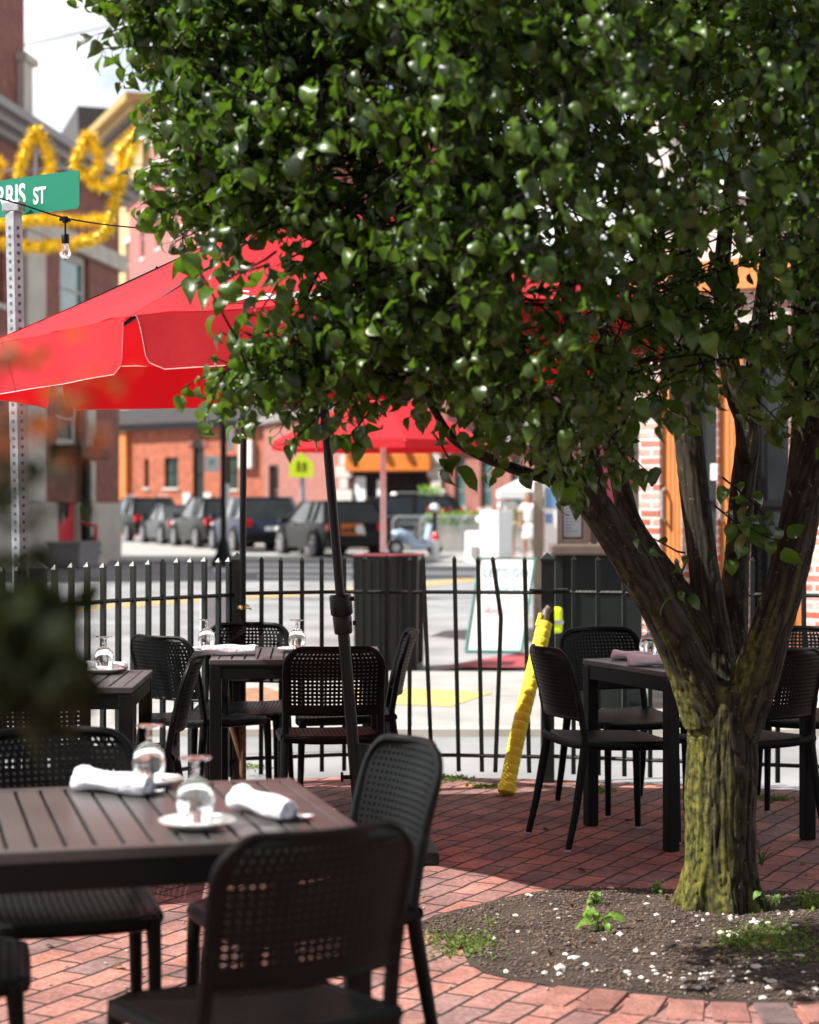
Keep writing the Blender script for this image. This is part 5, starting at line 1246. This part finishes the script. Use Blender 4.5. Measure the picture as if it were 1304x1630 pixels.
# pale lichen flecks
n7 = n.new('ShaderNodeTexVoronoi'); n7.inputs['Scale'].default_value = 95; l.new(tc_.outputs['Object'], n7.inputs['Vector']); r4 = n.new('ShaderNodeValToRGB'); r4.color_ramp.elements[0].position = .2; r4.color_ramp.elements[0].color = (1, 1, 1, 1); r4.color_ramp.elements[1].position = .45; r4.color_ramp.elements[1].color = (0, 0, 0, 1); l.new(n7.outputs['Distance'], r4.inputs[0])
n8 = n.new('ShaderNodeMath'); n8.operation = 'MULTIPLY'; l.new(r4.outputs[0], n8.inputs[0]); n9 = n.new('ShaderNodeMapRange'); n9.inputs[1].default_value = .56; n9.inputs[2].default_value = .66; l.new(n6.outputs[0], n9.inputs[0]); l.new(n9.outputs[0], n8.inputs[1])
mc2 = n.new('ShaderNodeMixRGB'); mc2.inputs[2].default_value = (.10, .115, .08, 1); l.new(n8.outputs[0], mc2.inputs[0]); l.new(mc.outputs[0], mc2.inputs[1]); l.new(mc2.outputs[0], pr.inputs['Base Color'])
bp = n.new('ShaderNodeBump'); bp.inputs['Strength'].default_value = .9; bp.inputs['Distance'].default_value = .006; l.new(vo.outputs[0], bp.inputs['Height']); l.new(bp.outputs[0], pr.inputs['Normal'])
o = b.build('trunk', bark, tree)
md = o.modifiers.new('r', 'REMESH'); md.mode = 'VOXEL'; md.voxel_size = .005; md.adaptivity = 0; bake(o)
md = o.modifiers.new('s', 'SMOOTH'); md.factor = .5; md.iterations = 10; bake(o)
me = o.data; nv = len(me.vertices); co = np.empty(nv * 3); me.vertices.foreach_get('co', co); co = co.reshape(-1, 3)
nr = np.empty(nv * 3); me.vertices.foreach_get('normal', nr); nr = nr.reshape(-1, 3)
best = np.full(nv, 1e9); arc = np.zeros(nv); lid = np.zeros(nv); axs = np.zeros((nv, 3)); foot = np.zeros((nv, 3))
s_acc = 0; li = 0; prev_ = None
for a, c, r in body:
    if prev_ is None or (Vector(a) - prev_).length > 1e-4: s_acc = 0; li += 1
    s0_ = s_acc; s_acc += (Vector(c) - Vector(a)).length; prev_ = Vector(c)
    a = np.array(a); c = np.array(c); ab = c - a; L2 = ab @ ab
    if L2 < 1e-9: continue
    tt = np.clip(((co - a) @ ab) / L2, 0, 1); q = a + tt[:, None] * ab; dd = np.linalg.norm(co - q, axis=1) - r
    k = dd < best; best[k] = dd[k]; axs[k] = ab / math.sqrt(L2); foot[k] = q[k]; arc[k] = s0_ + tt[k] * math.sqrt(L2); lid[k] = li
sm = axs
st = np.zeros((nv, 3)); i0 = 0
for k_, L_ in enumerate(limbs):
    a_ = np.array(L_[0][0]); z_ = np.array(L_[min(len(L_) - 1, 4)][0]); ax_ = (z_ - a_) / np.linalg.norm(z_ - a_); mk = lid == (k_ + 1)
    if k_ == 0: ax_ = np.array([0, 0, 1.0])
    rel_ = co - a_; al = (rel_ * ax_).sum(1)
    warp = np.array([0, 0, 0])
    st_ = rel_ - al[:, None] * ax_ * .925; st_[:, 0] += k_ * 1.7; st[mk] = st_[mk]
ridge = np.empty(nv); big = np.empty(nv)
for i in range(nv):
    v = Vector(st[i]); h1_ = mnoise.noise(v * 46 + Vector((0, 0, 1)) * mnoise.noise(Vector(co[i]) * 9) * 1.5); h2_ = mnoise.noise(v * 100 + Vector((5, 5, 5)))
    ridge[i] = (1 - abs(h1_) * 2.2) * .65 + (1 - abs(h2_) * 2) * .35; big[i] = mnoise.noise(Vector(co[i]) * 6)
thick = np.clip((-best + .09) * 0 + 1, 0, 1); rad = np.linalg.norm(co - foot, axis=1); amp = np.clip(rad / .12, .15, 1.1)
ridge = np.clip(ridge, 0, 1); disp = (-(ridge ** 2) * .0105 * amp + big * .006 * amp)
co2 = co + nr * disp[:, None]; me.vertices.foreach_set('co', co2.ravel())
A = me.attributes.new('stretch', 'FLOAT_VECTOR', 'POINT'); A.data.foreach_set('vector', st.ravel())
A = me.attributes.new('ridge', 'FLOAT', 'POINT'); A.data.foreach_set('value', (1 - ridge).astype(float))
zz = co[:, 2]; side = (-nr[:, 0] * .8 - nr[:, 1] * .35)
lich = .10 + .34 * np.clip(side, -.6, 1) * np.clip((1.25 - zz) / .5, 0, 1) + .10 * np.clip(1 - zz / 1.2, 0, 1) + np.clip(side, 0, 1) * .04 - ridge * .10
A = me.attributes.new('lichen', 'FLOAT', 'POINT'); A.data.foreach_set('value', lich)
me.polygons.foreach_set('use_smooth', [True] * len(me.polygons)); me.update()

# ---- leaves
def leaf_geo(rnd, ln):
    """curved ovate leaf along +x, local verts (x along, y across, z up)"""
    ts = (0, .12, .30, .5, .70, .86, 1.0); hw_ = (.05, .26, .37, .34, .21, .075, 0.0)
    fold = rnd.uniform(.1, .8); curl = rnd.uniform(.3, 2.1); tw_ = rnd.uniform(-.5, .5); wv = rnd.uniform(0, 6)
    vs = []
    x = z = 0; pt = 0; ang = .25
    for i, (t_, h_) in enumerate(zip(ts, hw_)):
        if i: s = (t_ - pt) * ln; ang -= curl * (t_ - pt) * 1.6; x += math.cos(ang) * s; z += math.sin(ang) * s
        pt = t_; h = h_ * ln * .98; a = tw_ * t_
        for s_ in (-1, 0, 1):
            yy = s_ * h * math.cos(fold); zz_ = abs(s_) * h * math.sin(fold) + (s_ != 0) * .04 * ln * math.sin(wv + t_ * 9 + s_)
            vs.append((x, yy * math.cos(a) - zz_ * math.sin(a) * .5, z + zz_ * math.cos(a) + yy * math.sin(a)))
    fs = []
    for i in range(6):
        for j in range(2): fs.append((i*3 + j, i*3 + j + 1, (i+1)*3 + j + 1, (i+1)*3 + j))
    return vs, fs
rnd = random.Random(21)
LV = [leaf_geo(rnd, 1.0) for _ in range(40)]
LVn = [np.array(v) for v, f in LV]; LF = np.array(LV[0][1])
class Leaves:
    def __init__(s): s.v = []; s.f = []; s.r = []; s.n = 0
    def add(s, p, dr, up, size, r):
        d = Vector(dr).normalized(); u_ = Vector(up); u_ = (u_ - d * u_.dot(d))
        if u_.length < 1e-3: u_ = d.orthogonal()
        u_.normalize(); sd = u_.cross(d); g = LVn[rnd.randrange(40)] * size
        Mx = np.array([list(d), list(sd), list(u_)]); s.v.append(g @ Mx + np.array(p)); s.f.append(LF + s.n * 21); s.r.append(r); s.n += 1
    def build(s, name, m, parent):
        V = np.concatenate(s.v); Fc = np.concatenate(s.f); me = bpy.data.meshes.new(name)
        me.vertices.add(len(V)); me.vertices.foreach_set('co', V.ravel()); nf = len(Fc); me.loops.add(nf * 4); me.loops.foreach_set('vertex_index', Fc.ravel().astype(np.int32))
        me.polygons.add(nf); me.polygons.foreach_set('loop_start', np.arange(0, nf * 4, 4, dtype=np.int32)); me.polygons.foreach_set('loop_total', np.full(nf, 4, dtype=np.int32))
        me.polygons.foreach_set('use_smooth', np.ones(nf, dtype=bool)); me.materials.append(m)
        A = me.attributes.new('leafrand', 'FLOAT', 'POINT'); A.data.foreach_set('value', np.repeat(np.array(s.r), 21).astype(np.float32)); me.update(calc_edges=True); me.validate()
        o = bpy.data.objects.new(name, me); COL.objects.link(o); o.parent = parent; return o
crown = Leaves(); twig = MB()
def shoot(p0, dr, n_, step, size, droop=.25, tw_r=.0035, lrand=None):
    """a twig with alternate leaves"""
    p = Vector(p0); d = Vector(dr).normalized(); pts = [p.copy()]; ph = rnd.uniform(0, 6)
    for i in range(n_):
        d = (d + Vector((rnd.gauss(0, .12), rnd.gauss(0, .12), rnd.gauss(-.02, .1)))).normalized(); p = p + d * step * rnd.uniform(.75, 1.25); pts.append(p.copy())
        for _k in range(1 if i < n_ - 1 else 2):
            ph += 2.4; o_ = d.orthogonal().normalized(); q = d.cross(o_); out = (o_ * math.cos(ph) + q * math.sin(ph))
            ld = (out * .75 + d * .25 + Vector((0, 0, -droop)) + Vector((rnd.gauss(0, .25), rnd.gauss(0, .25), rnd.gauss(0, .2)))).normalized()
            pe = p + ld * .022; up = Vector((rnd.gauss(0, .55) + SUN.x * .5 + out.x * .6, rnd.gauss(0, .55) + SUN.y * .5 + out.y * .6, .75)).normalized()
            twig.tube([p, pe], .0010, 3, cap=False)
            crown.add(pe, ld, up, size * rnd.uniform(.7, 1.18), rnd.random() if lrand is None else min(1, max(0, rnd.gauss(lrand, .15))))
    twig.tube(pts, [tw_r * (1 - .6 * i / len(pts)) for i in range(len(pts))], 5, cap=False)
poly = [(205, -700), (215, -60), (240, 0), (262, 60), (300, 140), (318, 200), (318, 260), (328, 320), (350, 350), (480, 355), (565, 430), (565, 500), (480, 540), (400, 562), (395, 590), (440, 605), (500, 600), (560, 580), (620, 585), (690, 590), (760, 610), (830, 650), (900, 700), (960, 690), (1020, 650), (1100, 580), (1180, 600), (1260, 640), (1330, 680), (1500, 700), (1650, 600), (1750, 200), (1700, -700)]
def inside(x, y):
    c = False; j = len(poly) - 1
    for i in range(len(poly)):
        xi, yi = poly[i]; xj, yj = poly[j]
        if (yi > y) != (yj > y) and x < (xj - xi) * (y - yi) / (yj - yi) + xi: c = not c
        j = i
    return c
def edge_dist(x, y):
    m_ = 1e9
    for i in range(len(poly)):
        ax_, ay = poly[i - 1]; bx, by = poly[i]; L2 = (bx - ax_) ** 2 + (by - ay) ** 2; t_ = max(0, min(1, ((x - ax_) * (bx - ax_) + (y - ay) * (by - ay)) / L2)); m_ = min(m_, math.hypot(x - ax_ - t_ * (bx - ax_), y - ay - t_ * (by - ay)))
    return m_
def dens(x, y):
    """thinner lower and to the trunk side"""
    k = 1.0
    if x > 960 and y > 520: k *= .45
    if 930 < x < 1300 and 200 < y <= 520: k *= .7
    if 1120 < x < 1290 and y > 120: k *= .75
    if y < -30: k *= .45
    if x > 1304: k *= .6
    return k
cnt = 0; tries = 0
limbpts = [(a + c) / 2 for a, c, r in body if r < .07]
while cnt < 4700 and tries < 120000:
    tries += 1; px = rnd.uniform(150, 1750); py = rnd.uniform(-700, 770)
    if not inside(px, py) or rnd.random() > dens(px, py): continue
    ed = edge_dist(px, py); hd = .25 + .75 * min(1, ed / 330) ** .6
    s_ = max(0, min(1, (px - 520) / 560)); dc = 5.25 + .35 * s_; hd *= (.55 + .65 * math.exp(-((px - 1000) / 420) ** 2)) * (1 if py > -100 else .8)
    d = dc + rnd.uniform(-1, 1) * hd
    if px > 1000 and py > 620: d = dc + rnd.uniform(-.5, 1) * hd * .9
    w_ = P(px, py, d); rel = w_ - Vector((-.33, 7.4, 0))
    if math.hypot(rel.x, rel.y) < 1.55 and w_.z < 2.72: 
        if rel.z > 1.75: continue
    # group into clumps: reject where clump noise is low
    if mnoise.noise(w_ * 3.3) < -.04 and ed > 30: continue
    p = w_ - TB; cdir = Vector((0, 0, 0)); 
    cen = Vector((X(900, dc), dc, 2.3)) - TB; out = (p - cen).normalized()
    dr = out * .5 + Vector((rnd.gauss(0, .5), rnd.gauss(0, .5) - .15, rnd.gauss(.25, .5)))
    shoot(p, dr, rnd.randint(5, 8), .028, rnd.uniform(.046, .066), droop=.8); cnt += 1
    if rnd.random() < .10:
        q = min(limbpts, key=lambda v: (v - p).length_squared)
        if (q - p).length < .9: m_ = (p + q) / 2 + Vector((0, 0, -.05)); twig.tube([q, m_, p], [.006, .004, .003], 5, cap=False)
# shoots that stand out in the picture
def shoot_to(pa, pb_, n_, size, lr):
    a = Q(*pa); c = Q(*pb_); dv = c - a; shoot(a, dv, n_, dv.length / n_, size, .5, .004, lr)
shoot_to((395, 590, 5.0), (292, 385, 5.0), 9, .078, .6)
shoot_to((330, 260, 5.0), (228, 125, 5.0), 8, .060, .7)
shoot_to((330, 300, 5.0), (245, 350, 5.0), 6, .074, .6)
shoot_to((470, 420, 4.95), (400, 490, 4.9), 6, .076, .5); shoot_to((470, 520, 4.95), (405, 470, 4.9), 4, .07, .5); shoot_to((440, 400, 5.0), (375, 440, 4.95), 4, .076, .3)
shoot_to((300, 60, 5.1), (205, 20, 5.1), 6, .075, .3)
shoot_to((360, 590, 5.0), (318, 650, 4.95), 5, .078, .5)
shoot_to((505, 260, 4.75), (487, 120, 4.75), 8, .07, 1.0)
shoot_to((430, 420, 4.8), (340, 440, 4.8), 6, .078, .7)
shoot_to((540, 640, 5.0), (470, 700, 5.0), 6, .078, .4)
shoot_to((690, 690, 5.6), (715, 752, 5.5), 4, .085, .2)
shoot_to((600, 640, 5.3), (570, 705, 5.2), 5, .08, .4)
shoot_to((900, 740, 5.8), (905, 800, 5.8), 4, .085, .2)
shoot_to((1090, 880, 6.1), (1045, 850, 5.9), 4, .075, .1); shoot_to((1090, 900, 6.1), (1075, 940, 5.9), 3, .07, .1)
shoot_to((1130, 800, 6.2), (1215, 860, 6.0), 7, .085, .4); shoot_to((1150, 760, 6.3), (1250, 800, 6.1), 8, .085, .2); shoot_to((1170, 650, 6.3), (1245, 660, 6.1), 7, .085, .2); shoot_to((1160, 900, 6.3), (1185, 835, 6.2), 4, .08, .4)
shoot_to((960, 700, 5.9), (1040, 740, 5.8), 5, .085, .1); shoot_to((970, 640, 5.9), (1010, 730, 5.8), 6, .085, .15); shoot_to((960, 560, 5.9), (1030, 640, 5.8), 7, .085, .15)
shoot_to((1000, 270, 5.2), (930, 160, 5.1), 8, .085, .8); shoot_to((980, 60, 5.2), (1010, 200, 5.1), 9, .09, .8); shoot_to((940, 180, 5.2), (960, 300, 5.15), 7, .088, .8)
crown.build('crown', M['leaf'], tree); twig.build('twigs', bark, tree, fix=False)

# --- tree bed
bed = MB(); n_ = 48; cx_, cy_ = 1.05, 5.98; vs = [(0, 0, .02)]; rings_ = 7
def bedr(a): return 1 + .06 * math.sin(3 * a + 1) + .04 * math.sin(7 * a)
vs = []
for k in range(rings_ + 1):
    f_ = k / rings_
    for j in range(n_):
        a = 2 * math.pi * j / n_; x_ = cx_ + math.cos(a) * 1.02 * bedr(a) * f_; y_ = cy_ + math.sin(a) * .76 * bedr(a) * f_
        vs.append((x_, y_, .032 + .022 * (1 - f_ ** 3) + .012 * mnoise.noise(Vector((x_ * 4, y_ * 4, 0)))*(1-f_**4)))
bed.add(vs, [(k*n_ + j, k*n_ + (j+1) % n_, (k+1)*n_ + (j+1) % n_, (k+1)*n_ + j) for k in range(rings_) for j in range(n_)])
o = bed.build('soil_bed', M['soil'], smooth=True); o['kind'] = 'structure'
eb = MB()
k_ = 0; a = R(236)
while a < R(322):
    ex, ey = math.cos(a) * 1.02 * bedr(a), math.sin(a) * .76 * bedr(a); tx, ty = -math.sin(a) * 1.02, math.cos(a) * .76; tl = math.hypot(tx, ty); nx, ny = ty / tl, -tx / tl
    rr_ = rnd.uniform(-.006, .006); Mx_ = Matrix.Translation((cx_ + ex + nx * (.11 + rr_), cy_ + ey + ny * (.11 + rr_), 0)) @ Matrix.Rotation(math.atan2(ny, nx) + rnd.uniform(-.03, .03), 4, 'Z')
    eb.mi = k_ % 3 if rnd.random() < .7 else rnd.randrange(3); zt_ = .036 + rnd.uniform(-.002, .003); eb.cbox((-.10, -.049, 0), (.10 + rnd.uniform(-.012, .012), .049, zt_), .003, Mx_); a += .106 / tl; k_ += 1
o = eb.build('bed_edging', [mat('edge_brick_%s' % c, v, .9, var=.3, scale=14, bump=.8, bscale=60) for c, v in (('salmon', (.27, .12, .095)), ('rose', (.21, .09, .075)), ('plum', (.12, .08, .077)))]); o['kind'] = 'structure'
def chips(n_, seed, sz, region, zz=.05):
    r_ = random.Random(seed); b = MB()
    ico = [(0, 0, 1), (.9, 0, .3), (.28, .85, .3), (-.72, .53, .3), (-.72, -.53, .3), (.28, -.85, .3), (.72, .53, -.35), (-.28, .85, -.35), (-.9, 0, -.35), (-.28, -.85, -.35), (.72, -.53, -.35)]
    fs = [(0, 1, 2), (0, 2, 3), (0, 3, 4), (0, 4, 5), (0, 5, 1), (1, 6, 2), (2, 7, 3), (3, 8, 4), (4, 9, 5), (5, 10, 1), (2, 6, 7), (3, 7, 8), (4, 8, 9), (5, 9, 10), (1, 10, 6)]
    for _ in range(n_):
        p = region(r_); 
        if p is None: continue
        s = sz * r_.uniform(.5, 1.5) * (1.8 if r_.random() < .06 else 1); a = r_.uniform(0, 6.3); sx, sy, sz_ = s * r_.uniform(.7, 1.4), s * r_.uniform(.6, 1.1), s * r_.uniform(.35, .8)
        ca, sa = math.cos(a), math.sin(a)
        b.add([(p[0] + (x * sx * ca - y * sy * sa), p[1] + (x * sx * sa + y * sy * ca), p[2] + z * sz_) for x, y, z in [(x * r_.uniform(.8, 1.2), y * r_.uniform(.8, 1.2), z) for x, y, z in ico]], fs)
    return b
def in_bed(r_, fmax=.97, cl=None):
    a = r_.uniform(0, 6.283); f_ = math.sqrt(r_.random()) * fmax; x_ = cx_ + math.cos(a) * 1.02 * bedr(a) * f_; y_ = cy_ + math.sin(a) * .76 * bedr(a) * f_
    if (Vector((x_, y_, 0)) - Vector((TB.x, TB.y, 0))).length < .16: return None
    return (x_, y_, .034 + .022 * (1 - f_ ** 3) + .012 * mnoise.noise(Vector((x_ * 4, y_ * 4, 0)))*(1-f_**4))
o = chips(11000, 2, .0046, in_bed).build('bed_gravel', M['chipd']); o['kind'] = 'stuff'
o = chips(900, 3, .0030, in_bed).build('fine_gravel', M['chip']); o['kind'] = 'stuff'
def cluster(r_):
    q = G(r_.gauss(1160, 95), r_.gauss(1565, 16)); dx_, dy_ = (q.x - cx_) / 1.02, (q.y - cy_) / .76; f_ = math.hypot(dx_, dy_)
    return (q.x, q.y, .045) if f_ < .98 else None
def cluster2(r_): q = G(r_.gauss(1160, 40), r_.gauss(1486, 7)); return (q.x, q.y, .06)
b = chips(120, 4, .008, cluster); c2 = chips(18, 5, .010, cluster2); b.add(c2.v, c2.f); c3 = chips(90, 6, .010, in_bed); b.add(c3.v, c3.f)
o = b.build('white_pebbles', mat('white_pebble', (.62, .58, .53), .7, var=.2, scale=20)); o['kind'] = 'stuff'
def litter(r_): q = G(r_.uniform(0, 1304), r_.uniform(1280, 1630)); return (q.x, q.y, .034)
o = chips(90, 7, .005, litter).build('loose_grit', M['chip']); o['kind'] = 'stuff'
dl = Leaves()
for _ in range(46):
    q = G(rnd.uniform(60, 1304), rnd.uniform(1300, 1620)) if _ < 24 else Vector((cx_ + rnd.uniform(-.8, .8), cy_ + rnd.uniform(-.5, .5), 0))
    dl.add((q.x, q.y, .036 if _ < 24 else .062), (rnd.gauss(0, 1), rnd.gauss(0, 1), .05), (rnd.gauss(0, .2), rnd.gauss(0, .2), 1), rnd.uniform(.022, .05), rnd.random())
o = dl.build('fallen_leaves', leafmat('dry_leaf', (.10, .045, .015), (.26, .15, .05), .1, .7, (.3, .2, .05), .2), None); o['kind'] = 'stuff'
# moss and low grass
def grass(n_, seed, fn, ht=.03, z=.05):
    r_ = random.Random(seed); L_ = Leaves()
    for _ in range(n_):
        p = fn(r_)
        if p is None: continue
        L_.add(p, (r_.gauss(0, .6), r_.gauss(0, .6), 1), (r_.gauss(0, 1), r_.gauss(0, 1), .2), ht * r_.uniform(.5, 1.4), r_.random())
    return L_
def patch(cx, cy, sx, sy, z=.045):
    def f_(r_): q = G(r_.gauss(cx, sx), max(1300 if cy > 1300 else 1215, r_.gauss(cy, sy))); return (q.x, q.y, z)
    return f_
def multi(*fs): return lambda r_: fs[r_.randrange(len(fs))](r_)
o = grass(2000, 1, multi(patch(1225, 1520, 38, 16, .055), patch(1255, 1540, 35, 10, .05), patch(1180, 1530, 25, 8, .052), patch(735, 1520, 34, 13, .037), patch(780, 1490, 20, 5, .036), patch(1290, 1460, 14, 8, .05)), .016).build('moss_patches', M['moss'], None); o['kind'] = 'stuff'
o = grass(900, 2, multi(patch(705, 1251, 12, 2.5, .032), patch(950, 1270, 16, 2, .032), patch(770, 1262, 12, 1.5, .032), patch(725, 1250, 10, 2, .032), patch(1110, 1280, 15, 2, .032), patch(1230, 1283, 14, 2, .032), patch(405, 1232, 14, 2, .032)), .017).build('kerb_grass', M['moss'], None); o['kind'] = 'stuff'
def weed(label, px, py, ht, n_, size, seed, m='weed'):
    r_ = random.Random(seed); q = G(px, py); t = thing('weed_plant', label, 'weed', (q.x, q.y, .04)); L_ = Leaves(); b = MB()
    for k in range(n_):
        a = k * 2.4 + r_.random(); tip = Vector((math.cos(a) * ht * .45 * r_.uniform(.3, 1), math.sin(a) * ht * .45 * r_.uniform(.3, 1), ht * r_.uniform(.35, 1)))
        b.tube([(0, 0, 0), tip * .5 + Vector((0, 0, ht * .1)), tip], .0018, 4, cap=False)
        L_.add(tip, Vector((math.cos(a), math.sin(a), -.1)), (0, -.5, 1), size * r_.uniform(.7, 1.2), r_.random())
        L_.add(tip, Vector((math.cos(a + 2), math.sin(a + 2), .1)), (0, -.5, 1), size * r_.uniform(.4, .8), r_.random())
    b.build('stem', M['moss'], t); L_.build('leaf_cluster', M[m], t)
weed('broad leaved light green weed in the middle of the tree bed', 955, 1507, .10, 7, .055, 1)
weed('small feathery weed above the broad leaved one', 948, 1462, .05, 12, .022, 2)
weed('round leaved seedling at the trunk foot', 1222, 1478, .085, 7, .034, 3)
weed('tiny weed at the far rim of the tree bed', 1048, 1442, .05, 8, .02, 5)
weed('brownish thin sprig beside the trunk on the bricks', 1212, 1395, .11, 8, .016, 4, 'shrubred')
# --- dark shrub close to the camera, rooted just outside the frame
SB = Vector((-.62, 1.5, 0)); t = thing('dark_shrub', 'dark blurred shrub with olive and copper leaves close to the camera', 'shrub', SB)
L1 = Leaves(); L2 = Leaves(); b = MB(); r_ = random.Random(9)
b.tube([(0, 0, 0), (.02, 0, .6), (.0, .0, 1.1), (.08, 0, 1.35)], [.02, .016, .012, .008], 8)
def blob(n_, cx, cy, sx, sy, Lx, size, d0=1.5):
    for _ in range(n_):
        w_ = P(r_.gauss(cx, sx), r_.gauss(cy, sy), d0 + r_.gauss(0, .07)) - SB
        Lx.add(w_, (r_.gauss(0, 1), r_.gauss(0, 1), r_.gauss(-.2, .8)), (r_.gauss(0, .5), r_.gauss(0, .5), 1), size * r_.uniform(.6, 1.2), r_.random())
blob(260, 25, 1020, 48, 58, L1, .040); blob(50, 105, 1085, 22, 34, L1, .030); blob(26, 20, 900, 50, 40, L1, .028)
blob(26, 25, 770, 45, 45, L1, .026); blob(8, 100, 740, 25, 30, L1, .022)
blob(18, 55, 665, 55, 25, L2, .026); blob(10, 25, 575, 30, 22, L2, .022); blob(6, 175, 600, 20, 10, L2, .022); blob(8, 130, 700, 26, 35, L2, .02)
for px, py in ((30, 1010), (20, 900), (40, 760), (60, 650), (20, 570), (110, 1090), (150, 690), (-20, 860)):
    q = P(px, py, 1.5) - SB; b.tube([(.02, 0, 1.05), Vector((.06, 0, 1.2)).lerp(q, .5), q], [.006, .004, .0015], 5, cap=False)
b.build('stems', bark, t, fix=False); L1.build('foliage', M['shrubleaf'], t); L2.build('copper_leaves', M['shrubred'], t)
